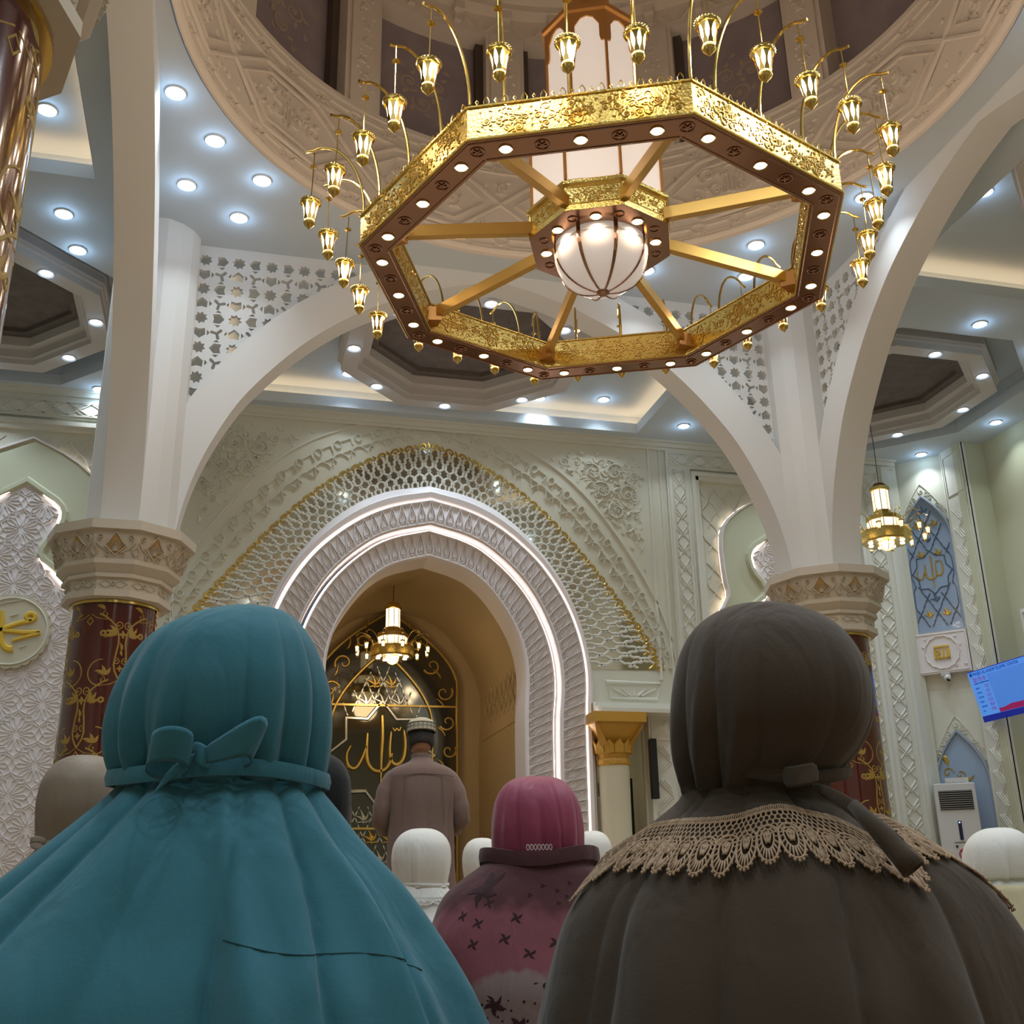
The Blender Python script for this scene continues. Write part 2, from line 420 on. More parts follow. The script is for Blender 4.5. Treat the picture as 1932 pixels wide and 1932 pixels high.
A_pl =sym(half([(2.5,5.46),(3.2,5.33),(3.81,4.93),(4.33,4.3),(4.62,3.67),(4.74,3.1),(4.78,2.75),(4.76,2.45),(4.76,2.2),(4.76,.8),(4.76,-.55)]))
A_go =sym(half([(2.5,6.08),(3.2,5.88),(3.97,5.38),(4.58,4.75),(5.11,4.07),(5.52,3.5),(5.75,2.98)]))
A_re =sym(half([(2.5,6.60),(3.6,6.34),(4.39,5.95),(5.01,5.34),(5.62,4.42),(5.98,3.6),(6.06,3.0)]))
wallhole=[p for p in A_b2]
zr_=lambda r:r+Z0
for q_,(xa_,xb_) in enumerate(((4.2,6.4),(-1.4,.8))):
    ll_=bpy.data.lights.new('alcove_fill','AREA'); ll_.energy=14; ll_.size=.4; ll_.color=(1,.85,.65); lo_=bpy.data.objects.new('alcove_fill',ll_); COL.objects.link(lo_); lo_.location=((xa_+xb_)/2,15.6,3.3)  # unseen area light added to brighten each alcove
    al_=MB(); al_.add([(xa_,FY+.04,0),(xb_,FY+.04,0),(xb_,17,0),(xa_,17,0),(xa_,FY+.04,3.4),(xb_,FY+.04,3.4),(xb_,17,3.4),(xa_,17,3.4)],[(0,3,7,4),(1,5,6,2),(3,2,6,7),(4,7,6,5)]); struct(al_.build('wall_alcove_%s'%('right','left')[q_],M_wall,fixn=False))
fw=filled([(XL,-.0),(10.0,-.0),(10.0,ZC+.1),(XL,ZC+.1)],[[(x,max(.001,z)) for x,z in wallhole],rect(4.80,5.47,.002,zr_(2.33)),rect(-.47,.20,.002,zr_(2.33))],0,'wall_front',M_wall,T=lambda x,y,h:(x,FY+h,y),thick=.06)
struct(fw)
def at(curve,n): return resample(curve,1,False) if n is None else [resampleN(curve,n)]
def rsN(pts,n):
    d=[0]
    for a,b in zip(pts,pts[1:]): d.append(d[-1]+math.dist(a,b))
    out=[]; j=0
    for i in range(n+1):
        t=d[-1]*i/n
        while j<len(d)-2 and d[j+1]<t: j+=1
        k=(t-d[j])/max(1e-9,d[j+1]-d[j]); out.append((pts[j][0]+(pts[j+1][0]-pts[j][0])*k,pts[j][1]+(pts[j+1][1]-pts[j][1])*k))
    return out
def band(mb,c0,c1,prof,n=160):
    """sweep between two curves; prof: list of (t across 0..1, y)"""
    a,b=rsN(c0,n),rsN(c1,n)
    rows=[[(p[0]+(q[0]-p[0])*t,y,p[1]+(q[1]-p[1])*t) for p,q in zip(a,b)] for t,y in prof]
    return mb.grid(rows)
# ---- prayer niche (portal of two lotus bands, plain frame, deep apse)
nic=empty('prayer_niche',(0,0,0),'white prayer niche with two glowing arches of carved lotus petals','prayer niche')
def petals(c0,c1,y,step,w=.019,h=.034):
    mb=MB(); L=0
    for a,b in zip(c0,c0[1:]): L+=math.dist(a,b)
    n=int(L/step); a,b=rsN(c0,n*8),rsN(c1,n*8)
    def T0(i):
        def T(u,v,hh):    # u along -0.5..0.5 , v across 0..1
            k=min(len(a)-1,max(0,(i+.5+u)*8)); k0=int(k); k1=min(k0+1,len(a)-1); t=k-k0
            p=[a[k0][q]*(1-t)+a[k1][q]*t for q in (0,1)]; r=[b[k0][q]*(1-t)+b[k1][q]*t for q in (0,1)]
            return (p[0]+(r[0]-p[0])*v,y-hh,p[1]+(r[1]-p[1])*v)
        return T
    for i in range(n):
        T=T0(i); W=w/step
        # pointed petal outline, inner leaf, three stamens; widths are in band units so keep u and v scales similar
        asp=math.dist(a[0],b[0])/step
        def TT(u,v,hh,T=T,asp=asp): return T(u,.12+v/asp,hh)
        out=[(-.42,0),(-.46,.28*asp*.8),(-.30,.55*asp*.8),(0,.86*asp)]
        pl=out+[(-x,v) for x,v in out[-2::-1]]
        mb.stroke(pl,W,h,TT)
        inn=[(-.20,.16*asp),(-.24,.34*asp),(-.10,.52*asp),(0,.62*asp)]; pl2=inn+[(-x,v) for x,v in inn[-2::-1]]
        mb.stroke(pl2,W*.8,h*.7,TT,True)
        for q in (-.30,0,.30): mb.stroke([(0,.03*asp),(q,.22*asp)],[W*.9,W*.5],h*.7,TT)
    return mb
yb1,yb2=FY-.10,FY-.22
mb=MB(); band(mb,A_in,A_b1,[(0,FY+.45),(0,yb1+.02),(.06,yb1-.01),(.12,yb1-.01),(.14,yb1+.015),(.9,yb1+.015),(.96,yb1-.02),(1,yb1-.02),(1,FY+.2)]); 
o=mb.build('inner_arch_band',M_carve2,nic,fixn=False)
petals(A_in,A_b1,yb1+.015,.118).build('lotus_carving',M_carve2,o,fixn=False)
mb=MB(); band(mb,A_m,A_b2,[(0,FY+.2),(0,yb2+.02),(.06,yb2-.01),(.12,yb2-.01),(.14,yb2+.015),(.9,yb2+.015),(.96,yb2-.02),(1,yb2-.02),(1,FY+.1)])
o=mb.build('outer_arch_band',M_carve2,nic,fixn=False)
petals(A_m,A_b2,yb2+.015,.13).build('lotus_carving',M_carve2,o,fixn=False)
mb=MB(); 
A_b2b=[(2.5+(x-2.5)*1.012,z if z<1 else z+.02) for x,z in A_b2]
band(mb,A_b2b,A_pl,[(0,FY+.1),(0,FY-.16),(.15,FY-.20),(.45,FY-.22),(.6,FY-.17),(.85,FY-.15),(1,FY-.10),(1,FY)]); mb.build('plain_frame',M_carve2,nic,fixn=False)
for c,y,nm in ((A_b1,FY-.075,'inner_light_strip'),(A_b2,FY-.16,'outer_light_strip')):
    q=[(2.5+(x-2.5)*1.006,z+(.012 if z>3 else 0)) for x,z in c]; q=[p for p in q if p[1]>.4]
    MB().tube([(x,y,z) for x,z in resample(q,.06)],.012,6).build(nm,M_led,nic)
# apse behind
mb=MB(); L=[(NX-NHW,0)]; 
ap=[(2.5+(x-2.5)*1.1,z+.10 if z>1 else z) for x,z in A_in]
rows=[]
for k in range(9):
    t=k/8; y=FY+.35+(NY-FY-.35)*t; rows.append([(x,y,z) for x,z in rsN(ap,60)])
mb.grid(rows)
bk=rsN(ap,60); mb.add([(x,NY,z) for x,z in bk],[tuple(range(len(bk)))])
mb.build('apse_shell',M_niche,nic,fixn=False,smooth=True)
mb=MB()
for sx in (-1,1):
    xw=NX+sx*(NHW*1.1-.02)
    T=lambda u,v,h,xw=xw,sx=sx:(xw-sx*h,u,v)
    mb.stroke([(14.9,.4),(16.9,.4),(16.9,2.75),(14.9,2.75)],.05,.02,T,True)
    mb.strokes(arabesque(lambda x,y:15.0<x<16.8 and .5<y<2.65,15,16.8,.5,2.65,.42,.03,3),.018,T)
    mb.strokes([([(14.9,2.95),(17.3,2.95)],.06)],.03,T)
    mb.strokes(lozenge(lambda x,y:14.8<x<17.2 and 3.05<y<3.95,14.8,17.2,3.05,3.95,.28,.34,.02),.012,T)
mb.build('apse_carving',M_niche,nic,fixn=False)
# ---- glass panel at the back of the niche
gp=empty('calligraphy_mirror',(2.42,NY-.12,0),'dark mirror with gold tracery and Arabic calligraphy at the back of the niche','mirror')
def lancet(cx,hw,zb,zs,za,n=14):
    R=[(cx+hw*(1-(i/n)**1.75),zs+(za-zs)*i/n) for i in range(n+1)]
    return [(cx-hw,zb),(cx+hw,zb)]+R+[(2*cx-x,z) for x,z in R[-2::-1]]
Tg=lambda u,v,h:(u,-h,v)
gl=lancet(0,1.12,.5,3.85,5.0)
MB().slab(gl,Tg,0,.03).build('mirror_glass',M_glass,gp)
mb=MB(); mb.stroke(gl,.05,.05,Tg,True); mb.box(-1.12,1.12,-.06,-.03,3.475,3.505); mb.box(-1.12,1.12,-.06,-.03,1.60,1.63); mb.build('edge_frame',M_goldleaf,gp)
il=lancet(-.08,.80,.5,3.2,4.35); mb=MB(); mb.stroke(il,.055,.05,lambda u,v,h:(u,-.03-h,v),True); mb.build('inner_arch_moulding',M_goldleaf,gp)
def inlanc(x,y,hw,zs,za,cx=0): 
    if abs(x-cx)>hw: return False
    if y<zs: return y>.5
    t=(y-zs)/(za-zs); return t<1 and abs(x-cx)<hw*(1-t**1.75)
def star8(cx,cy,r,r2): return [(cx+(r if i%2==0 else r2)*math.cos(PI/2+PI*i/8),cy+(r if i%2==0 else r2)*math.sin(PI/2+PI*i/8)) for i in range(16)]
st=[(-.08+ (.88 if i%4==0 else .60)*math.cos(PI/2+PI*i/8)*(.98),2.86+(.88 if i%4==0 else .62)*math.sin(PI/2+PI*i/8)) for i in range(0,16)]
st=[]
for i in range(16):
    a=PI/2+PI*i/8; r=(.84 if i%4==0 else (.80 if i%4==2 else .60)); st.append((-.08+r*math.cos(a),2.72+r*math.sin(a)))
def instar(x,y): return math.hypot(x+.08,y-2.72)<.80
Tg2=lambda u,v,h:(u,-.03-h,v)
test=lambda x,y: inlanc(x,y,.72,3.2,4.2,-.08) and not instar(x,y)
net=[];fl=[];flg=[]; a_=.26; b_=.33
for j in range(0,14):
    for i in range(-4,5):
        cx=-.08+i*a_+(a_/2 if j%2 else 0); cy=.6+j*b_/1.0*.9
        ogee=[]
        for q in range(13):
            t=q/12; ogee.append((cx+a_*.5*math.sin(PI*t)*(1 if t<1 else 1)*(.82+.18*math.cos(4*PI*t)),cy-b_*.9+t*b_*1.8))
        for sgn in (1,-1):
            p=[(cx+(x-cx)*sgn,y) for x,y in ogee if test(cx+(x-cx)*sgn,y)]
            if len(p)>2: net.append((p,.022))
        if test(cx,cy) and test(cx,cy+.12) and test(cx+.1,cy) and test(cx-.1,cy):
            F=[leaf(cx,cy-.10,PI/2,.22,.055),leaf(cx,cy-.06,PI/2+.8,.15,.04),leaf(cx,cy-.06,PI/2-.8,.15,.04),leaf(cx,cy-.08,PI/2+1.5,.10,.03),leaf(cx,cy-.08,PI/2-1.5,.10,.03)]
            (flg if j%2 else fl).extend(F)
MB().strokes(net,.02,Tg2).build('silver_tracery',M_silver,gp); MB().strokes(fl,.02,Tg2).build('silver_palmettes',M_silver,gp); MB().strokes(flg,.02,Tg2).build('gold_palmettes',M_goldleaf,gp)
mb=MB(); mb.stroke(st,.06,.03,Tg2,True); mb.build('star_frame',M_silver,gp)
sc=[]
for sx in (-1,1):
    for k,(x,z,r) in enumerate([(.98,.9,.13),(1.0,1.35,.13),(1.0,1.85,.13),(1.0,2.3,.13),(1.0,2.8,.13),(.98,3.25,.14),(.92,3.72,.15),(.72,4.15,.15),(.42,4.5,.12)]):
        sc.append((spiral(sx*x*.985,z,r,(PI if k%2 else 0)+.5,1.1,sx*(1 if k%2 else -1),18),[.05*(1-.03*i) for i in range(19)]))
        sc.append(leaf(sx*x*.93,z+.22,PI/2+sx*.5,.2,.035))
MB().strokes(sc,.02,Tg2).build('gold_scroll_border',M_goldleaf,gp)
def allah(cx,cy,s,w):
    """the word drawn as tapered pen strokes"""
    P=lambda L:[(cx+x*s,cy+y*s) for x,y in L]
    def st(L,ws): 
        q=smooth_poly(P(L),2); n=len(q); return (q,[w*(ws[0]+(ws[1]-ws[0])*i/(n-1))*math.sin(PI*min(1,max(.06,(i+.6)/(n+.2)))) **.35 for i in range(n)])
    return [st([(.62,.55),(.68,.2),(.64,-.25),(.45,-.42),(.3,-.35),(.22,-.1),(.26,.5)],(1.0,.9)),
            st([(.0,.95),(.03,.4),(.0,-.2),(.0,-.62),(-.01,-1.25)],(1.1,.5)),
            st([(.30,-.1),(.2,-.5),(-.1,-.62),(-.35,-.45),(-.42,-.1),(-.40,.45)],(.9,1)),
            st([(-.42,.1),(-.55,-.3),(-.72,-.55),(-.92,-.45),(-.98,-.15),(-.86,.1)],(.9,.7)),
            st([(.30,.62),(.36,.5),(.42,.62),(.48,.5),(.54,.64)],(.35,.35))]
MB().strokes(allah(-.08,2.80,.56,.085),.03,Tg2).build('gold_calligraphy',M_goldleaf,gp)
# ---- relief dressing of the front wall round the niche
mb=MB(); band(mb,A_pl,A_go,[(0,FY-.035),(1,FY-.035),(1,FY-.03)],120)
def clipx(c,x1): return c
scr=empty('mirror_arch_screen',(0,0,0),'pale lattice band with gold mirror fringe arching over the prayer niche','lattice screen')
lo=[p for p in A_pl if p[1]>3.5]; mb=MB(); band(mb,lo,A_go,[(0,FY-.034),(1,FY-.034)],120); mb.build('mirror_backing',M_mirror,scr,fixn=False)
# lattice over it (mapped along the curve)
lo_n,go_n=rsN(lo,400),rsN(A_go,400)
def Tb(u,v,h):
    k=min(399.999,max(0,u*400)); i=int(k); t=k-i
    p=[lo_n[i][q]*(1-t)+lo_n[i+1][q]*t for q in (0,1)]; r=[go_n[i][q]*(1-t)+go_n[i+1][q]*t for q in (0,1)]
    return (p[0]+(r[0]-p[0])*v,FY-.036-h,p[1]+(r[1]-p[1])*v)
def TbM(u,v,h): return Tb(u/9.2,v/.62,h)
mb=MB(); LZ=[]
NCE=56
for k in range(-8,NCE+8):
    for s_ in (1,-1):
        run=[]
        for q in range(0,37):
            v=.62*q/36; u=(k*9.2/NCE)+s_*v*.62
            if .05<u<9.15: run.append((u+.016*math.sin(q*PI/3*1.0)*s_,v))
        if len(run)>2: LZ.append((run,.040))
mb.strokes(LZ,.012,TbM); mb.build('white_lattice',M_carve,scr,fixn=False)
mb=MB(); mb2=MB()
R_=random.Random(4)
for k in range(NCE*2-6):
    for j in range(5):
        u=(k/2+3.25+(.25 if j%2 else 0))*9.2/NCE/1.0*.5*1.0; 
        u=(k+.5*(j%2))*9.2/NCE; v=.07+j*.105
        if u>9.1 or u<.1: continue
        for q in range(4):
            mb.stroke([(u+.028*math.cos(q*PI/2+.4),v+.028*math.sin(q*PI/2+.4)),(u+.05*math.cos(q*PI/2+.9),v+.03*math.sin(q*PI/2+.9))],.02,.008,TbM)
mb.build('lattice_blossoms',M_carve,scr,fixn=False)
fr=[]
for k in range(46):
    u=(k+.5)*9.2/46
    c=[(u+.05*math.cos(t),.64+.045*math.sin(t)) for t in [i*PI/6 for i in range(-1,8)]]
    fr.append((c,.035)); fr.append(leaf(u+.1,.60,PI/2,.10,.045)); fr.append(([(u-.07,.56),(u,.63),(u+.07,.56)],.03))
MB().strokes(fr,.010,TbM).build('gold_fringe',M_goldleaf,scr,fixn=False)
# carved relief field: band of circles and keys, arabesque spandrels
rel=MB(); go2,re2=rsN(A_go,400),rsN(A_re,400)
def Tr(u,v,h):
    u=u/10.0*400; k=min(399.999,max(0,u)); i=int(k); t=k-i
    p=[go2[i][q]*(1-t)+go2[i+1][q]*t for q in (0,1)]; r=[re2[i][q]*(1-t)+re2[i+1][q]*t for q in (0,1)]
    v=v/.5; z=min(ZC-.12,p[1]+(r[1]-p[1])*v)
    return (p[0]+(r[0]-p[0])*v,FY-.03-h,z)
L=[]
for k in range(34):
    u=.15+k*.29
    L.append((arc(u,.10,.13,.3,PI-.3,8),.018)); L.append(([(u+.04,.22),(u+.20,.22),(u+.24,.16)],.02)); L.append((circle(u+.06,.33,.045,10),.016,True)); L.append(([(u+.12,.35),(u+.25,.35),(u+.25,.27)],.02))
L.append(([(.05+i*.1,.48) for i in range(99)],.03))
rel.strokes(L,.030,Tr)
re_z={}
def zre(x):
    x=abs(x-2.5)
    for (a,b) in zip(A_re[len(A_re)//2:],A_re[len(A_re)//2+1:]):
        if a[0]-2.5<=x<=b[0]-2.5+1e-6: return a[1]+(b[1]-a[1])*(x-(a[0]-2.5))/max(1e-6,(b[0]-a[0]))
    return 3
Tw=lambda u,v,h:(u,FY-.03-h,v)
for sx in (-1,1):
    xa,xb=(4.0,5.72) if sx>0 else (-.72,1.0)
    L=arabesque(lambda x,y:xa<x<xb and zre(x)+.06<y<ZC-.22,xa,xb,4.2,ZC-.15,.36,.028,5)
    rel.strokes(L,.034,Tw)
    rel.strokes(arabesque(lambda x,y:xa<x<xb and zre(x)+.04<y<ZC-.2,xa+.13,xb,4.3,ZC-.15,.19,.018,9),.016,Tw)
    x=5.80 if sx>0 else -.80
    rel.strokes([([(x,3.4),(x,ZC-.1)],.05),([(x+sx*.18,2.95),(x+sx*.18,ZC-.1)],.04)],.03,Tw)
# top cornice of the wall
for k,(h0,h1,d) in enumerate([(ZC-.03,ZC,.16),(ZC-.09,ZC-.03,.11),(ZC-.13,ZC-.09,.07)]): rel.box(-6.1,9.95,FY-d,FY,h0,h1)
# corbel panel and lower cornice above the gilt columns
for sx in (-1,1):
    X=lambda x: x if sx>0 else 5-x
    T=lambda u,v,h,X=X:(X(u),FY-.03-h,v)
    z=lambda r:r+Z0
    rel.strokes([([(4.98,z(2.8)),(5.78,z(2.8)),(5.72,z(2.58)),(5.04,z(2.58))],.03,True)],.02,T)
    for a in (-.9,-.5,0,.5,.9): rel.stroke([(5.38+a*.12,z(2.62)),(5.38+a*.36,z(2.72))],[.04,.02],.02,T)
    a,b=sorted((X(4.72),X(5.86)))
    rel.box(a,b,FY-.56,FY,z(2.31),z(2.36)); rel.box(a,b,FY-.46,FY,z(2.36),z(2.41)); rel.box(a,b,FY-.30,FY,z(2.41),z(2.48))
    # pilaster with crossed strapwork beside the gilt column
    a,b=sorted((X(5.50),X(5.86))); rel.box(a,b,FY-.20,FY,0,z(2.37))
    T2=lambda u,v,h,X=X:(X(u),FY-.20-h,v)
    rel.strokes([([(5.54,z(2.0)),(5.82,z(2.0)),(5.82,z(2.32)),(5.54,z(2.32))],.02,True)],.015,T2)
    rel.add([T2(5.57,z(2.04),0),T2(5.79,z(2.04),0),T2(5.79,z(2.28),0),T2(5.57,z(2.28),0),T2(5.68,z(2.16),.05)],[(0,1,4),(1,2,4),(2,3,4),(3,0,4)])
    L=[]
    for k in range(5):
        zc=z(1.72-k*.44)
        for q in (0,.05,.10):
            L+= [([(5.57+q*1.1,zc+.2-0*q),(5.80-q*.2,zc-.02+q)],.014),([(5.80-q*1.1,zc-.02),(5.57+q*.2,zc-.22+q)],.014)]
    rel.strokes(L,.014,T2)
struct(rel.build('trim_6',M_carve,fixn=False))
# ---- side panels of the front wall: strap frame, lozenge field, lit ogee niche with rosette field
def side_panel(cx,flip,idx,label):
    g=empty('wall_panel',(cx,FY-.03,0),label,'wall panel')
    f=MB(); s=1 if not flip else -1
    z=lambda r:r+Z0
    hw=1.66; T=lambda u,v,h:(u,-h,v)
    f.box(-hw,hw,-.05,0,z(6.05),z(6.32)); f.box(-hw,-hw+.38,-.05,0,0,z(6.05)); f.box(hw-.38,hw,-.05,0,0,z(6.05))
    Tf=lambda u,v,h:(u,-.05-h,v)
    f.strokes(knot(-hw+.05,hw-.05,z(6.09),z(6.28),.30,.020),.014,Tf)
    for x0 in (-hw+.09,hw-.29): f.strokes(swap(knot(.3,z(6.02),x0,x0+.20,.26,.018)),.014,Tf)
    for x0 in (-hw+.03,-hw+.345,hw-.03,hw-.345): f.stroke([(x0,.1),(x0,z(6.05))],.02,.02,Tf)
    # stepped inner frame
    for k,d in enumerate((.10,.07)):
        q=hw-.38-k*.06; f.box(-q,q,-d,0,z(5.99-k*.06)-.06,z(5.99-k*.06)); f.box(-q,-q+.06,-d,0,0,z(5.93)); f.box(q-.06,q,-d,0,0,z(5.93))
    f.build('strap_frame',M_carve,g,fixn=False)
    ins=lambda x,y:abs(x)<hw-.52
    def ogee(hw_,zs,za): # half profile right
        return [(1.13,.3),(1.13,z(3.40)),(1.06,z(3.60)),(.99,z(3.84)),(.90,z(3.98)),(.83,z(4.12)),(.88,z(4.35)),(.90,z(4.95)),(.82,z(5.2)),(.5,z(5.48)),(0,z(5.72))]
    og=smooth_poly(ogee(.86,z(4.95),z(5.62)),1); out=og+[(-x,y) for x,y in og[-2::-1]]
    def inside(poly,x,y):
        c=False; n=len(poly)
        for i in range(n):
            x1,y1=poly[i]; x2,y2=poly[i-1]
            if (y1>y)!=(y2>y) and x<(x2-x1)*(y-y1)/(y2-y1)+x1: c=not c
        return c
    lz=MB(); lz.strokes(lozenge(lambda x,y:ins(x,y) and not inside(out,x,y),-1.14,1.14,.2,z(5.82),.26,.36,.020),.014,lambda u,v,h:(u,-.005-h,v)); lz.build('lozenge_field',M_carve,g,fixn=False)
    MB().slab(out,T,.05,.10).build('green_surround',M_olive,g)
    MB().stroke(out,.05,.13,T).build('surround_edge',M_carve2,g,fixn=False)
    MB().tube([(x*1.012,-.03,y+.008) for x,y in resample([q for q in out if q[1]>z(3.42)],.1)],.014,6).build('warm_light_strip',M_led2,g)
    # inner lit bulb shaped opening holding the star field
    bu=smooth_poly([(.96,.3),(.96,z(3.2)),(.84,z(3.55)),(.58,z(3.82)),(.40,z(4.00)),(.25,z(4.12)),(.26,z(4.26)),(.42,z(4.46)),(.47,z(4.68)),(.40,z(4.84)),(.2,z(4.98)),(0,z(5.12))],1)
    bo=bu+[(-x,y) for x,y in bu[-2::-1]]
    MB().slab(bo,T,.09,.108).build('rosette_field',M_carve2,g)
    MB().strokes(star_field(lambda x,y:inside(bo,x,y),-1.0,1.0,.7,z(5.2),.50,.018),.014,lambda u,v,h:(u,-.108-h,v)).build('rosette_carving',M_carve2,g,fixn=False)
    MB().tube([(x*.955,-.118,y-.012) for x,y in resample([q for q in bo if q[1]>z(3.3)],.08)],.012,6).build('white_light_strip',M_led,g)
    MB().stroke(bo,.10,.06,lambda u,v,h:(u*1.06,-.10-h,v+.01)).build('opening_moulding',M_olive,g,fixn=False)
    return g
side_panel(-2.67,False,1,'carved wall panel at far left with lit rosette opening above the yellow calligraphy medallion')
side_panel(7.73,True,2,'carved wall panel right of the niche with lit rosette opening half hidden by the arch')
# calligraphy medallion on the left panel
md=empty('calligraphy_medallion',(-2.62,FY-.17,3.17+Z0),'round scalloped cream medallion with golden yellow Arabic calligraphy on the left wall panel','medallion')
sc_=[((.435+.02*abs(math.cos(12*t)))*math.cos(t),(.445+.02*abs(math.cos(12*t)))*math.sin(t)) for t in [2*PI*i/144 for i in range(144)]]
MB().slab(sc_,Tg,-.03,.03).build('scalloped_plate',mat('cream_medallion',(.60,.54,.38),.55),md)
MB().stroke(circle(0,0,.41,60),.02,.015,lambda u,v,h:(u,-.03-h,v),True).build('rim_line',M_carve,md)
def pen(L,ws): 
    q=smooth_poly(L,2); n=len(q); return (q,[1.45*(ws[0]+(ws[1]-ws[0])*i/(n-1)) for i in range(n)])
W15=1.45
cal=[pen([(.33,.00),(.15,-.02),(-.05,.0),(-.13,0)],(.035,.05)),pen([(.33,-.01),(.2,-.06),(.08,-.1),(.03,-.13)],(.05,.02)),pen([(-.12,.01),(.02,.07),(.12,.11),(.2,.12),(.26,.16),(.24,.22),(.17,.22),(.15,.16),(.22,.13)],(.04,.045)),
     pen([(-.13,.24),(-.10,.08),(-.11,-.05),(-.07,-.18),(.0,-.23),(.05,-.22)],(.035,.07)),pen([(-.13,-.04),(-.2,-.1),(-.28,-.09),(-.33,-.02)],(.04,.05))]
MB().strokes(cal,.025,lambda u,v,h:(u,-.03-h,v)).build('yellow_calligraphy',M_yellow,md,fixn=False)
MB().strokes([([(-.17,.32),(.12,.40)],.012),([(-.03,.18),(.06,.21)],.014),([(.12,-.2),(.2,-.17)],.014)],.012,lambda u,v,h:(u,-.03-h,v)).build('vowel_marks',M_carve,md,fixn=False)
# ================================================================ right corner: chamfer wall with two windows, pilasters, side wall
zr=lambda r:r+Z0
CA=Vector((9.95,14.25)); CB=Vector((10.5,13.68)); CD=(CB-CA).normalized(); CL=(CB-CA).length; CN=Vector((-CD.y,CD.x))
if CN.y>0: CN=-CN
def Tc(u,v,h): p=CA+CD*u+CN*h; return (p.x,p.y,v)       # on the chamfer wall
mb=MB(); mb.slab([(-.05,0),(CL+.02,0),(CL+.02,ZC),(-.05,ZC)],Tc,-.12,-.06); struct(mb.build('wall_corner',M_wall))
mb=MB(); mb.box(XR,XR+.15,YB,13.25,0,ZC); mb.box(10.46,XR+.1,13.215,13.38,0,ZC); struct(mb.build('wall_right',M_olive))
struct(MB().box(XL-.15,XL,YB,FY,0,ZC).build('wall_left',M_wall))
bw=MB(); bw.box(XL,XR,YB-.15,YB,0,ZC); struct(bw.build('wall_back',M_wall))
# pilasters
def strap_pilaster(T,w,z0_,z1_,step=.26,slant=False):
    mb=MB(); mb.slab([(0,z0_),(w,z0_),(w,z1_),(0,z1_)],T,-.02,.03); Tf=lambda u,v,h:T(u,v,.03+h)
    if not slant: mb.strokes(swap(knot(z0_+.1,z1_-.1,w*.2,w*.8,step,.018)),.014,Tf)
    else:
        mb.stroke([(w*.14,z1_-.75),(w*.86,z1_-.75),(w*.86,z1_-.12),(w*.14,z1_-.12)],.018,.014,Tf,True)
        v=z1_-.95
        while v>z0_+.3:
            for q in (0,.045,.09): mb.stroke([(w*(.18+q*2.2),v),(w*(.50+q*2.2),v-.20)],.014,.012,Tf)
            for q in (0,.045): mb.stroke([(w*(.82-q*2.2),v-.14),(w*(.50-q*2.2),v-.34)],.014,.012,Tf)
            v-=.30
        for x in (.06,.94): mb.stroke([(w*x,z0_),(w*x,z1_)],.016,.012,Tf)
    return mb
mb=strap_pilaster(lambda u,v,h:(9.24+u,FY-.08-h,v),.42,0,ZC-.135); 
for x0,d in ((9.16,.14),(9.66,.14),(9.74,.10),(9.82,.06)): mb.box(x0,x0+.06,FY-d,FY,0,ZC-.13)
struct(mb.build('trim_7',M_carve,fixn=False))
mb=strap_pilaster(lambda u,v,h:(10.50-h,13.70-u,v),.50,0,ZC,slant=True); mb.box(10.50,10.56,13.2,13.72,0,ZC); struct(mb.build('trim_8',M_carve,fixn=False))
# side wall carving: framed panel above the screen and a round relief
mb=MB(); Ts=lambda u,v,h:(XR-h,u,v)
mb.box(XR-.16,XR,10.6,12.85,zr(3.15),zr(3.75))
mb.strokes(arabesque(lambda x,y:10.7<x<12.75 and zr(3.22)<y<zr(3.68),10.7,12.75,zr(3.2),zr(3.7),.26,.022,8),.016,lambda u,v,h:(XR-.16-h,u,v))
mb.strokes([([(10.65,zr(3.2)),(12.8,zr(3.2)),(12.8,zr(3.7)),(10.65,zr(3.7))],.02,True)],.014,lambda u,v,h:(XR-.16-h,u,v))
mb.strokes([(circle(11.3,zr(5.2),.95,50),.03,True),(circle(11.3,zr(5.2),.75,50),.03,True)],.02,Ts)
mb.strokes(arabesque(lambda x,y:math.hypot(x-11.3,y-zr(5.2))<.7,10.5,12.1,zr(4.4),zr(6),.3,.025,8),.018,Ts)
struct(mb.build('trim_9',M_carve,fixn=False))
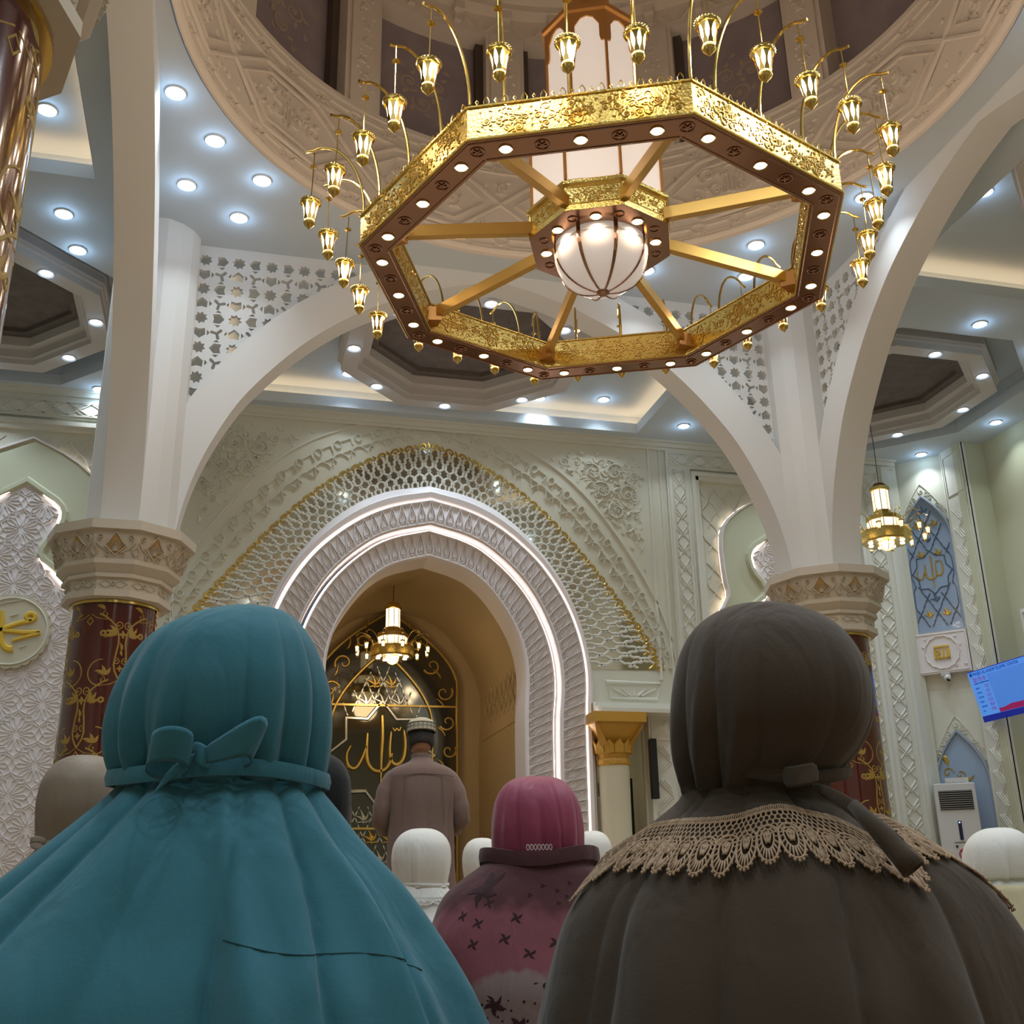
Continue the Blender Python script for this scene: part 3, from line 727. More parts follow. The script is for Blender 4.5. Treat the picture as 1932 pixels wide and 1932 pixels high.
# windows
def ogwin(cx,hw,zb,zs,za,n=12):
    R=[(cx+hw*(1-(i/n)**2.0),zs+(za-zs)*i/n) for i in range(n+1)]
    return [(cx-hw,zb),(cx+hw,zb)]+R+[(2*cx-x,z) for x,z in R[-2::-1]]
def window(idx,zb,zs,za,grid,lab):
    cx=CL/2; out=ogwin(cx,.36,zr(zb),zr(zs),zr(za))
    g=empty('window_%d'%idx,(0,0,0)); g['kind']='structure'
    MB().slab(out,Tc,-.055,-.03).build('pane',M_blueglass,g)
    mb=MB(); mb.stroke(out,.05,.05,lambda u,v,h:Tc(u,v,-.04+h),True); mb.build('window_frame',mat('blue_grey_frame',(.34,.40,.47),.4),g)
    o2=ogwin(cx,.385,zr(zb),zr(zs)+.02,zr(za)+.22); mb=MB()
    L=[(o2[2:],.016)]; mb.strokes(L,.014,lambda u,v,h:Tc(u,v,-.06+h))
    n=18
    for k in range(n):
        t=(k+.5)/n; i=int(2+t*(len(out)-3)); x,y=out[min(i,len(out)-1)]
        if y>zr(zs)-.15:
            dx,dy=(x-cx),(y-zr(zs)+.35); l=math.hypot(dx,dy) or 1
            mb.stroke(spiral(x+dx/l*.09,y+dy/l*.10,.045,k,1.2,1 if k%2 else -1,10),.014,.012,lambda u,v,h:Tc(u,v,-.06+h))
    mb.build('carved_arch',M_carve,g,fixn=False)
    Tp=lambda u,v,h:Tc(u,v,-.03+h)
    zmid=zr((zb+za)/2+.0)-.15
    test=lambda x,y:abs(x-cx)<.31 and y>zr(zb)+.05 and (y<zr(zs) or abs(x-cx)<.31*(1-((y-zr(zs))/(zr(za)-zr(zs)-.05))**1.5 if y<zr(za)-.05 else 0))
    net=[];fl=[];gd=[]; a=.25; b=.235
    star=lambda x,y: math.hypot((x-cx)/.29,(y-zmid)/.33)<1
    for j in range(0,12):
        for i in range(-3,4):
            x0=cx+i*a+(a/2 if j%2 else 0); y0=zr(zb)+.05+j*b
            for sg in (1,-1):
                p=[]
                for q in range(13):
                    t=q/12; xx=x0+sg*a*.5*math.sin(PI*t)*(.82+.18*math.cos(4*PI*t)); yy=y0-b+t*2*b
                    if test(xx,yy) and not (grid and star(xx,yy)): p.append((xx,yy))
                if len(p)>2: net.append((p,.013))
            if test(x0,y0) and test(x0+.08,y0) and test(x0-.08,y0) and not(grid and star(x0,y0)):
                F=[leaf(x0,y0-.07,PI/2,.14,.045),leaf(x0,y0-.05,PI/2+.9,.09,.028),leaf(x0,y0-.05,PI/2-.9,.09,.028)]
                (gd if j%2 else fl).extend(F)
    if grid:
        MB().strokes(net,.012,Tp).build('tracery',M_blueline,g,fixn=False)
        MB().strokes(fl,.012,Tp).build('blue_palmettes',M_blueline,g,fixn=False)
        MB().strokes(gd,.012,Tp).build('gold_palmettes',M_goldleaf,g,fixn=False)
        stp=[(cx+(.29 if i%2==0 else .23)*math.cos(PI/2+PI*i/8),zmid+(.34 if i%2==0 else .27)*math.sin(PI/2+PI*i/8)) for i in range(16)]
        MB().stroke(stp,.02,.012,Tp,True).build('star_outline',M_blueline,g,fixn=False)
        MB().strokes(allah(cx,zmid+.03,.235,.034),.016,Tp).build('calligraphy',M_goldleaf,g,fixn=False)
    else:
        L=[leaf(cx-.18,zr(1.72),PI/2+.3,.22,.07),(spiral(cx-.2,zr(1.62),.08,0,1,1),.02),(spiral(cx-.02,zr(1.56),.07,2,1,-1),.02),leaf(cx-.1,zr(1.4),1.2,.2,.03),leaf(cx+.02,zr(1.5),.2,.14,.04)]
        MB().strokes(L,.012,Tp).build('gold_ornament',M_goldleaf,g,fixn=False)
    return g
window(1,3.68,5.1,5.82,True,''); window(2,.3,1.45,2.2,False,'')
# panel with square kufic word between the windows
pk=empty('carved_plaque',(0,0,0),'square carved white plaque with a golden yellow kufic word between the two corner windows','plaque')
mb=MB(); mb.slab([(.0,zr(3.04)),(CL-.04,zr(3.04)),(CL-.04,zr(3.66)),(0,zr(3.66))],Tc,-.06,.05)
Tk=lambda u,v,h:Tc(u,v,.05+h)
mb.strokes([([(.03,zr(3.07)),(CL-.07,zr(3.07)),(CL-.07,zr(3.63)),(.03,zr(3.63))],.012,True)],.01,Tk)
mb.strokes(arabesque(lambda x,y:.05<x<CL-.09 and zr(3.09)<y<zr(3.61) and math.hypot(x-CL/2+.02,y-zr(3.35))>.25,.05,CL-.09,zr(3.08),zr(3.62),.13,.018,2),.016,Tk)
mb.strokes([([(CL/2-.02+(.235+.012*abs(math.cos(7*t)))*math.cos(t),zr(3.35)+(.235+.012*abs(math.cos(7*t)))*math.sin(t)) for t in [2*PI*i/84 for i in range(84)]],.02,True)],.018,Tk)
mb.build('plaque_body',M_carve2,pk,fixn=False)
mb=MB(); u0=CL/2-.13; w_=.026
for a,b,c,d in ((0,.22,.17,.195),(.17,.22,0,.145),(0,.22,0,w_),(.115,.115+w_,0,.145),(.06,.06+w_,.0,.10),(.0,w_,0,.145),(0,.086,.12,.145),(.0,.086,.06,.085)):
    mb.slab([(u0+a,zr(3.25)+c),(u0+b,zr(3.25)+c),(u0+b,zr(3.25)+d),(u0+a,zr(3.25)+d)],Tk,0,.02)
mb.build('kufic_word',M_yellow,pk)
# security camera
c0=Tc(CL/2-.02,zr(2.99),.04)
cc=empty('security_camera',c0,'small white dome security camera under the kufic plaque','camera')
MB().box(-.05,.05,-.05,.05,.0,.05).build('mount',M_acw,cc,bevel=.005)
MB().sphere((0,-.03,-.03),.055,14,10).build('camera_head',M_acw,cc,smooth=True)
MB().lathe([(.0,-.02),(.028,-.02),(.028,.0),(0,.0)],16).build('lens',M_black,cc,loc=(-.01,-.075,-.055)).rotation_euler=(PI/2,0,0)
# air conditioner in front of the lower window
acp=CA+CD*.30+CN*.30
ac=empty('air_conditioner',(acp.x,acp.y,0),'tall white floor standing air conditioner with dark grille in front of the lower corner window','air conditioner')
ac.rotation_euler=(0,0,math.atan2(CD.y,CD.x)+.25)
MB().box(-.27,.27,-.16,.16,.05,1.98).build('cabinet',M_acw,ac,bevel=.012)
MB().box(-.26,.26,-.15,.15,0,.05).build('plinth',M_acd,ac)
MB().box(-.22,.22,-.167,-.155,1.62,1.88).build('grille_recess',M_acd,ac)
mb=MB()
for k in range(9): mb.box(-.22,.22,-.178,-.160,1.632+k*.029,1.641+k*.029)
mb.build('louvre',mat('grille_grey',(.30,.29,.27),.4),ac)
MB().box(-.02,.025,-.168,-.158,1.22,1.47).build('display_strip',mat('display_dark',(.01,.01,.06),.2),ac)
MB().sphere((.0,-.170,1.45),.010,8,6).build('indicator_light',mat('indicator',(.4,.6,1),.3,emit=(.3,.5,1),es=6),ac)
MB().box(-.10,.12,-.166,-.158,1.185,1.192).box(-.09,-.06,-.167,-.158,1.12,1.15).box(.08,.12,-.167,-.158,1.13,1.15).build('control_labels',M_acd,ac)
mb=MB(); mb.tube([(.02+.075*math.cos(t),-.166,1.03+.075*math.sin(t)) for t in [2*PI*i/24 for i in range(24)]],.008,6,True); mb.tube([(-.03,-.166,1.08),(.07,-.166,.98)],.008,6); mb.build('prohibition_sign',M_red,ac)
MB().slab([(-.01,.99),(.05,.99),(.055,1.07),(.03,1.08),(.0,1.06)],Tg,.155,.166).build('hand_symbol',mat('sign_grey',(.35,.2,.2),.5),ac)
MB().box(-.08,.12,-.167,-.158,.87,.93).build('red_notice',M_red,ac)
mb=MB()
for k in range(3): mb.tube([(-.06+k*.09,.0,2.02),(-.06+k*.09,-.14,2.02)],.033,12)
mb.box(-.10,.20,-.12,.02,1.98,2.055); o=mb.build('rolled_papers',mat('roll_white',(.7,.7,.68),.5)); o.location=(acp.x,acp.y,0); o.rotation_euler=ac.rotation_euler
tag(o,'three white rolls lying on top of the floor standing air conditioner','roll')
# wall screen, tilted forward on its bracket
sc=empty('television',(10.22,12.42,zr(2.62)),'wall mounted television with blue prayer time display at the right wall','television')
sc.rotation_euler=(math.radians(13),0,math.radians(-82-8))
sw,sh=.98,.31
MB().box(-sw,sw,-.02,.03,-sh-.085,sh+.012).build('screen_frame',M_scrbar,sc,bevel=.004)
MB().box(-sw+.01,sw-.01,-.026,-.02,-sh,sh).build('display',M_scr,sc)
MB().box(-sw+.40,sw-.012,-.029,-.025,-sh+.002,sh-.075).build('display_photo',M_scr2,sc)
MB().slab([(-.57,-sh+.004),(sw-.015,-sh+.004),(sw-.015,-sh+.12),(.4,-sh+.075),(-.3,-sh+.085),(-.45,-sh+.06),(-.57,-sh+.06)],Tg,.029,.031).build('display_crimson_band',M_scrr,sc)
MB().slab([(-.93,sh-.06),(-.885,sh-.06),(-.885,sh-.012),(-.93,sh-.012)],Tg,.026,.029).build('display_logo',M_scrt,sc)
def text(s,x,z,size,m,parent,y=-.030,al='LEFT',sx=1):
    cu=bpy.data.curves.new('text','FONT'); cu.body=s; cu.size=size; cu.align_x=al; cu.extrude=.0008
    o=bpy.data.objects.new('text',cu); COL.objects.link(o); dg=bpy.context.evaluated_depsgraph_get()
    me=bpy.data.meshes.new_from_object(o.evaluated_get(dg)); bpy.data.objects.remove(o); bpy.data.curves.remove(cu)
    me.materials.clear(); me.materials.append(m); q=bpy.data.objects.new('display_text',me); COL.objects.link(q)
    q.parent=parent; q.location=(x,y,z); q.rotation_euler=(PI/2,0,0); q.scale=(sx,1,1); return q
text('MASJID AL-HAKIM ISLAMIC CENTER',-.865,sh-.058,.062,M_scrt,sc,sx=.98)
text('20:19:10',-.90,sh-.145,.088,M_scrp,sc,sx=.9)
MB().box(-.89,-.80,-.030,-.026,sh-.175,sh-.163).box(-.78,-.66,-.030,-.026,sh-.172,sh-.160).box(-.65,-.58,-.030,-.026,sh-.175,sh-.163).build('display_date_line',M_scrt,sc)
for k,(a,b) in enumerate([('SUBUH','5:10'),('SYURUQ','6:21'),('DZUHUR','12:21'),('ASHAR','15:33'),('MAGHRIB','18:34'),('ISYA','19:42')]):
    text(a,-.90,sh-.245-k*.064,.034,M_scrt,sc,sx=.8); text(b,-.62,sh-.245-k*.064,.060,M_scrp,sc,al='RIGHT',sx=.75)
MB().box(-.12,.12,.03,.62,-.06,.06).build('wall_bracket',M_black,sc)

# ================================================================ DOME
dm=empty('dome',(DC[0],DC[1],0),'carved sand coloured dome drum with dusky mural panels over the big chandelier','dome')
ZB,ZT=ZC,zr(7.70)
MB().lathe([(DR,ZB-.02),(DR,ZB+.02),(DR-.03,ZB+.04),(DR-.03,ZT-.05),(DR-.05,ZT-.02),(DR-.05,ZT+.03),(DR+.25,ZT+.03)],96,caps=False).build('drum_band',M_dome,dm,fixn=False)
CI=2*PI*(DR-.03)
def Td(u,v,h):
    a=u/(DR-.03); r=DR-.03-h; return (r*math.cos(a),r*math.sin(a),ZB+v)
H=ZT-ZB; mb=MB(); N=12; P=CI/N
def border(y0,y1,n):
    L=[]; a=CI/n; m=(y0+y1)/2; d=(y1-y0)/2
    for i in range(n):
        x=i*a
        L.append(([(x+.13*a,m),(x+.22*a,m+d*.62),(x+.78*a,m+d*.62),(x+.87*a,m),(x+.78*a,m-d*.62),(x+.22*a,m-d*.62)],.026,True))
        L.append((circle(x,m,d*.28,8),.02,True))
        L.append(([(x-.20*a,m+d*.62),(x-.08*a,m+.95*d),(x+.08*a,m+.95*d),(x+.2*a,m+d*.62)],.02)); L.append(([(x-.20*a,m-d*.62),(x-.08*a,m-.95*d),(x+.08*a,m-.95*d),(x+.2*a,m-d*.62)],.02))
    L.append(([(CI*i/120,y0) for i in range(121)],.022)); L.append(([(CI*i/120,y1) for i in range(121)],.022)); return L
mb.strokes(border(.05,.21,48),.022,Td); mb.strokes(border(H-.24,H-.08,48),.022,Td)
y0,y1=.25,H-.28; ym=(y0+y1)/2; X=CI/12
for i in range(12):
    x=i*X+.5*X
    mb.strokes([([(x-.50*X,ym),(x-.22*X,y1),(x+.22*X,y1),(x+.50*X,ym),(x+.22*X,y0),(x-.22*X,y0)],.045,True),
                ([(x-.40*X,ym),(x-.19*X,y1-.10),(x+.19*X,y1-.10),(x+.40*X,ym),(x+.19*X,y0+.10),(x-.19*X,y0+.10)],.02,True)],.03,Td)
    R=random.Random(i%3)
    ih=lambda px,py:abs(px-x)<X*.36 and abs(py-ym)<(y1-y0)*.5*min(1,(1-(abs(px-x)/(X*.44)))*1.7)-.05
    mb.strokes(arabesque(ih,x-.4*X,x+.4*X,y0,y1,.24,.026,i%3),.022,Td)
    for k in range(5): mb.stroke([(x-.10+k*.05,ym-.10),(x-.10+k*.05,ym+.06+.05*(k%2))],.018,.028,Td)
    xx=x+.5*X
    for yy,sg in ((y0+.13,1),(y1-.13,-1)):
        ic=lambda px,py:abs(px-xx)<X*.24 and (py-ym)*(-sg)>(abs(px-xx)*.2+.12) and y0+.02<py<y1-.02
        mb.strokes(arabesque(ic,xx-.3*X,xx+.3*X,y0,y1,.19,.024,i%2+5),.022,Td)
mb.build('strapwork',M_dome,dm,fixn=False)
MB().lathe([(DR+.25,ZT),(DR+.25,zr(9.5))],96,caps=False).build('mural_wall',M_panel,dm,fixn=False)
ZP=zr(9.36)
pa0=math.radians(28.5)
for k in range(12):
    a=pa0+k*PI/6
    T=lambda x,y,z,a=a:((DR-y)*math.cos(a)-x*math.sin(a),(DR-y)*math.sin(a)+x*math.cos(a),z)
    mb=MB(); mb.box(-.22,.22,-.27,.02,ZT+.03,ZP,T=lambda v:T(*v)); mb.box(-.17,.17,.02,.05,ZT+.03,ZP,T=lambda v:T(*v)); 
    TT=lambda u,v,h,T=T:T(u,.05+h,v)
    mb.strokes(arabesque(lambda x,y:abs(x)<.12 and ZT+.1<y<ZP-.05,-.14,.14,ZT+.08,ZP,.145,.02,k%3),.016,TT)
    o=mb.build('pilaster',M_dome,dm,fixn=False)
    if 0<=k<=5:
        mb=MB(); b=a+PI/12
        Tm=lambda u,v,h,b=b:((DR+.245-h)*math.cos(b-u/DR),(DR+.245-h)*math.sin(b-u/DR),v)
        mb.strokes(arabesque(lambda x,y:abs(x)<.42 and ZT+.3<y<ZP-.35 and abs(x)<.5*(1-abs((y-zr(8.6))/.8)),-.45,.45,ZT+.3,ZP-.2,.30,.028,k+11),.003,Tm); mb.build('mural_flowers',M_mural,dm,fixn=False)
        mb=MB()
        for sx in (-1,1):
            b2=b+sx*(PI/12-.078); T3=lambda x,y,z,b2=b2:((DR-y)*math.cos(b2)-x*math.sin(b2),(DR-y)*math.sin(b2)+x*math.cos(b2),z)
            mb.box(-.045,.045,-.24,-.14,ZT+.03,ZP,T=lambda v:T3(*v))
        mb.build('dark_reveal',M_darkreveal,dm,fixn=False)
mb=MB().lathe([(DR+.3,ZP-.02),(DR-.02,ZP-.02),(DR-.02,ZP+.26),(DR-.16,ZP+.28),(DR-.16,ZP+.36),(DR-.24,ZP+.40),(DR-.24,ZP+.52),(DR-.18,ZP+.56),(DR+.1,ZP+.60)],96,caps=False)
for k in range(36):
    a=pa0+k*PI/18; T=lambda v,a=a:((DR-v[1])*math.cos(a)-v[0]*math.sin(a),(DR-v[1])*math.sin(a)+v[0]*math.cos(a),v[2])
    mb.box(-.055,.055,0,.14,ZP+.17,ZP+.28,T=T); mb.box(-.04,.04,0,.08,ZP+.06,ZP+.17,T=T)
    u0=(a+PI/36)*DR
    for q in (-.16,-.08,.08,.16): mb.stroke([(u0+q*.4,ZP+.04),(u0+q*1.1,ZP+.16)],[.03,.015],.015,lambda u,v,h:((DR-.02-h)*math.cos(u/DR),(DR-.02-h)*math.sin(u/DR),v))
mb.build('cornice',M_dome,dm,fixn=False)
MB().lathe([((DR+.1)*math.cos(t),ZP+.6+3.0*math.sin(t)) for t in [PI/2*i/14 for i in range(15)]],64,caps=False).build('dome_shell',M_dome,dm,fixn=False,smooth=True)

# ================================================================ COLUMNS
def column(cx,cy,label,detail=True):
    g=empty('column',(cx,cy,0),label,'column','columns of the domed bay')
    SR=.372; ZS=zr(2.56)
    sh=MB().lathe([(SR,.25),(SR,ZS)],64,caps=False).build('shaft',M_burg,g,smooth=2)
    MB().lathe([(.52,0),(.52,.12),(.47,.16),(.47,.22),(SR+.01,.26),(SR,.3)],40).build('base',M_cap,g)
    MB().lathe([(SR+.002,ZS-.03),(SR+.022,ZS-.03),(SR+.022,ZS-.005),(SR,ZS)],64).build('collar_ring',M_goldp,g,smooth=True)
    T=lambda u,v,h:((SR+h)*math.cos(u/SR),(SR+h)*math.sin(u/SR),v)
    L=[]; n=4; P=2*PI*SR/n; Q=1.16
    for i in range(n*2):
        for j in range(-1,3):
            x=i*P/2+.12; y=ZS-.15-(j*Q)-(Q/2 if i%2 else 0)
            for s_ in (1,-1):
                X=lambda d:x+s_*d
                W_=lambda k,m_=14:[k*(.45+.75*math.sin(PI*q/m_)) for q in range(m_+1)]
                L.append((smooth_poly([(X(0),y-.56),(X(.055),y-.46),(X(.045),y-.34),(X(.025),y-.22),(X(.05),y-.10),(X(.13),y-.02),(X(.21),y+.02)],1),.015))
                L.append((spiral(X(.040),y-.075,.038,-PI/2,1.25,-s_,16),.010)); L.append((spiral(X(.035),y-.40,.030,PI/2,1.2,s_,16),.009))
                L.append((circle(X(.165),y-.155,.020,8),.018,True))
                for a_ in (.15,.75,1.35): L.append(leaf(X(.055),y-.17,(PI/2-1.2+a_-.5) if s_>0 else (PI/2+1.2-a_+.5),.105,.030))
                L.append((arc(X(P*.25),y-.50,.115,-PI/2 if s_>0 else -PI/2,PI*1.0-(PI/2) if s_>0 else -PI*1.5,18) if s_>0 else arc(X(P*.25),y-.50,.115,-PI/2,-PI*1.5,18),.011))
                for a_ in (-.9,0,.9): L.append(leaf(X(P*.25)-s_*.02,y-.52,PI/2+a_,.085,.030))
                L.append((spiral(X(P*.25)-s_*.01,y-.56,.030,PI/2,1.1,s_,12),.008))
                L.append(([(X(.01),y-.565),(X(.07),y-.60),(X(.15),y-.61),(X(P*.25),y-.615)],.009))
            for a_ in (0,PI/2,PI,-PI/2): L.append(leaf(x,y-.16,a_,.038,.020)); L.append(leaf(x,y-.46,a_,.030,.015))
            L.append(leaf(x,y-.30,PI/2,.07,.022)); L.append(leaf(x,y-.30,-PI/2,.05,.018))
            L.append(([(x,y-.66),(x+.028,y-.625),(x,y-.59),(x-.028,y-.625)],.009,True))
    L2=[]
    for st in L:
        ok=all(.32<p[1]<ZS-.04 for p in st[0])
        if ok: L2.append(st)
    MB().strokes([ (resample(s_[0],.03) if False else s_[0],)+tuple(s_[1:]) for s_ in L2],.0025,T).build('gold_inlay',M_inlay,g,fixn=False)
    # capital, ten sided
    nn=10; rot=-PI/2+PI/nn
    prof=[(.40,2.56),(.475,2.57),(.475,2.63),(.445,2.635),(.455,2.735),(.49,2.74),(.49,2.775),(.47,2.78),(.535,2.84),(.545,2.85),(.545,2.89),(.535,2.895),(.61,3.13),(.66,3.135),(.66,3.22),(.45,3.225)]
    MB().lathe([(r,zr(z)) for r,z in prof],nn,rot=rot).build('capital',M_cap,g)
    mb=MB(); mo=MB(); mf=MB()
    for k in range(nn):
        a=rot+2*PI*(k+.5)/nn; cs=math.cos(PI/nn)
        def F(r0,z0_,r1,z1_,a=a,cs=cs):
            def T(u,v,h):
                t=(v)/math.hypot(z1_-z0_,(r1-r0)); r=(r0+(r1-r0)*t)*cs+h; z=zr(z0_+(z1_-z0_)*t)
                return (r*math.cos(a)-u*math.sin(a),r*math.sin(a)+u*math.cos(a),z)
            return T
        T=F(.535,2.895,.61,3.13); 
        mo.slab([(-.075,.10),(0,.035),(.075,.10),(.055,.13),(0,.225),(-.055,.13)],T,.0,.006)
        mb.stroke([(-.09,.11),(0,.025),(.09,.11),(.06,.14),(0,.235),(-.06,.14)],.012,.024,T,True)
        for q in range(-4,5): mb.stroke([(0,.06),(q*.016,.09+.08*(1-abs(q)/6))],[.010,.004],.021,T)
        for s_ in (1,-1):
            mb.stroke(spiral(s_*.125,.185,.032,-PI/2,1.3,s_,14),.011,.021,T); mb.stroke([(0,.07),(s_*.06,.055),(s_*.13,.10),(s_*.165,.14)],.011,.022,T)
            mb.stroke(circle(s_*.06,.035,.02,8),.008,.018,T,True); mb.stroke([(s_*.17,.02),(s_*.14,.06),(s_*.17,.10)],.010,.022,T)
            mb.stroke(leaf(s_*.15,.03,PI/2,.06,.02)[0],.012,.022,T)
        T=F(.445,2.64,.455,2.73)
        mb.stroke([(-.12,.045),(-.06,.075),(0,.045),(.06,.015),(.12,.045)],.009,.010,T); mb.stroke([(-.12,.045),(-.06,.015),(0,.045),(.06,.075),(.12,.045)],.009,.010,T)
        mb.stroke([(0,.03),(.015,.05),(0,.07),(-.015,.05)],.010,.018,T,True)
    mb.build('capital_carving',M_cap,g,fixn=False); mo.build('ochre_diamonds',M_ochre,g)
    # impost block carrying the arches
    ix=1 if cx<CX else -1; iy=1 if cy<CY else -1
    pts=[(-.33,-.33),(-.33,.165),(-.30,.33),(-.165,.46),(.165,.465),(.30,.40),(.40,.30),(.465,.165),(.46,-.165),(.33,-.30),(.165,-.33)]
    pts=[(x*ix,y*iy) for x,y in pts]
    MB().prism(pts,zr(3.2),ZC+.02).build('impost',M_white,g)
    return g
column(COLX[0],COLY[1],'burgundy and gold column at left, behind the person in teal')
column(COLX[1],COLY[1],'burgundy and gold column at right, behind the person in dark brown')
column(COLX[0],COLY[0],'burgundy and gold column cut off by the top left corner of the photo')
column(COLX[1],COLY[0],'burgundy and gold column at the near right, beyond the picture edge')

# ================================================================ ARCHES with pierced spandrel screens
INT=[(3.195,3.2),(3.18,3.38),(3.11,3.73),(2.98,4.12),(2.75,4.59),(2.54,4.89),(2.14,5.34),(1.72,5.68),(1.40,5.88),(.85,6.14),(.40,6.28),(0,6.36)]
def arch(T,hs,label,screens=(1,-1)):
    g=empty('arch',(0,0,0),label,'arch','four white arches of the domed bay')
    k=(hs-.465)/3.195
    it=smooth_poly([(x*k,zr(z)) for x,z in INT],2)
    it=rsN(it,40); ex=[]
    for i,p in enumerate(it):
        a=it[max(0,i-1)]; b=it[min(len(it)-1,i+1)]; tx,ty=b[0]-a[0],b[1]-a[1]; L=math.hypot(tx,ty); nx,ny=ty/L,-tx/L
        w=.40
        q=(p[0]+nx*w,p[1]+ny*w) if nx>0 else (p[0]-nx*w,p[1]-ny*w)
        if ny<0 and nx<0: q=(p[0]-nx*w,p[1]-ny*w)
        ex.append((min(hs+.1,q[0]),min(ZC+.01,q[1])))
    full=lambda L:[(x,z) for x,z in L]+[(-x,z) for x,z in L[-2::-1]]
    I,E=full(it),full(ex); n=len(I); mb=MB()
    vs=[T(x,-.165,z) for x,z in I]+[T(x,-.165,z) for x,z in E]+[T(x,.165,z) for x,z in I]+[T(x,.165,z) for x,z in E]
    fs=[]
    for i in range(n-1):
        fs+=[(i,i+1,n+i+1,n+i),(2*n+i,3*n+i,3*n+i+1,2*n+i+1),(i,2*n+i,2*n+i+1,i+1),(n+i,n+i+1,3*n+i+1,3*n+i)]
    mb.add(vs,fs); o=mb.build('arch_ring',M_white,g)
    me=o.data; me.polygons.foreach_set('use_smooth',[True]*len(me.polygons)); me.set_sharp_from_angle(angle=math.radians(35))
    for s in screens:
        top=ZC+.005; xm=hs-.2; E1=[p for p in ex if p[1]<ZC-.02 and p[0]<xm]; kk=ex.index(E1[0]); q0=ex[kk-1]; tt=(xm-E1[0][0])/max(1e-6,q0[0]-E1[0][0]); E1=[(xm,E1[0][1]+(q0[1]-E1[0][1])*tt)]+E1
        outer=[(x*s,z) for x,z in E1]+[(E1[-1][0]*s-.03*s,top)]+[((hs-.2)*s,top)]
        if E1[0][0]<hs-.2: pass
        def dist(x,z):   # signed distance outside the ring
            d=1e9
            for a,b in zip(ex,ex[1:]):
                if a[1]>=ZC and b[1]>=ZC: continue
                L2=(b[0]-a[0])**2+(b[1]-a[1])**2 or 1e-9; t=max(0,min(1,((x-a[0])*(b[0]-a[0])+(z-a[1])*(b[1]-a[1]))/L2)); px,pz=a[0]+t*(b[0]-a[0]),a[1]+t*(b[1]-a[1])
                dd=math.hypot(x-px,z-pz); 
                if dd<abs(d): 
                    cr=(b[0]-a[0])*(z-a[1])-(b[1]-a[1])*(x-a[0]); d=dd if cr<0 else -dd
            return d
        holes=[]; A=.335; x1=hs-.47; z1=ZC-.105
        def addh(poly):
            if all(x<x1 and z<z1 and dist(x,z)>.03 for x,z in poly): holes.append([(x*s,z) for x,z in poly][::s]); return
            # clip against the borders
            q=list(poly)
            for fn in (lambda p:x1-p[0],lambda p:z1-p[1],lambda p:dist(*p)-.03):
                r=[]
                for a,b in zip(q,q[1:]+q[:1]):
                    fa,fb=fn(a),fn(b)
                    if fa>=0: r.append(a)
                    if (fa>=0)!=(fb>=0): t=fa/(fa-fb); r.append((a[0]+(b[0]-a[0])*t,a[1]+(b[1]-a[1])*t))
                q=r
                if len(q)<3: return
            ar=abs(sum(q[i-1][0]*q[i][1]-q[i][0]*q[i-1][1] for i in range(len(q))))/2
            if ar>.0006 and all(x<x1+.003 and z<z1+.003 and dist(x,z)>.015 for x,z in q): holes.append([(x*s,z) for x,z in q][::s])
        def rotp(poly,cx,cz,a): return [(cx+x*math.cos(a)-y*math.sin(a),cz+x*math.sin(a)+y*math.cos(a)) for x,y in poly]
        nI=int(3.6/A)
        for i in range(0,nI+3):
            for j in range(0,8):
                cx_=x1-.055-i*A; cz_=z1-.06-j*A
                if cx_<.2: continue
                odd=(i+j)%2
                addh([(cx_+(.071 if q%2==0 else .048)*math.cos(PI*q/8+.2),cz_+(.071 if q%2==0 else .048)*math.sin(PI*q/8+.2)) for q in range(16)])
                # kites between the stars, sideways and upwards
                for (dx,dz,ro) in ((A/2,0,0),(0,A/2,PI/2)):
                    K=[(-.066,0),(-.020,.056),(.052,.050),(.038,0),(.052,-.050),(-.020,-.056)]
                    addh(rotp(K,cx_-dx,cz_-dz,ro+(PI if odd else 0)))
                    for sg in (1,-1): addh(rotp([(-.034,.070*sg),(.034,.070*sg),(.0,.098*sg)],cx_-dx,cz_-dz,ro))
                # three armed figure at the cell centre
                c2=(cx_-A/2,cz_-A/2); a0=(PI/4 if odd else 3*PI/4); Yp=[]
                for q in range(3):
                    a=a0+q*2*PI/3
                    Yp+= [(.017*math.cos(a-1.04),.017*math.sin(a-1.04)),(.060*math.cos(a-.30),.060*math.sin(a-.30)),(.072*math.cos(a),.072*math.sin(a)),(.060*math.cos(a+.30),.060*math.sin(a+.30))]
                addh([(c2[0]+x,c2[1]+y) for x,y in Yp])
        TT=lambda x,y,h:T(x,-.02+h*1.0,y)
        filled(outer,holes,0,'pierced_screen',M_white,T=TT,thick=.05,parent=g)
    return g
HX=(COLX[1]-COLX[0])/2; HY=(COLY[1]-COLY[0])/2
arch(lambda u,h,v:(CX+u,COLY[1]+h,v),HX,'white pointed arch with pierced star screens in front of the prayer niche')
arch(lambda u,h,v:(CX+u,COLY[0]-h,v),HX,'white arch over the photographer on the near side of the dome')
arch(lambda u,h,v:(COLX[0]-h,CY+u,v),HY,'white arch along the left side of the domed bay, seen almost edge on')
arch(lambda u,h,v:(COLX[1]+h,CY+u,v),HY,'white arch at right curving up to the top right corner of the photo')

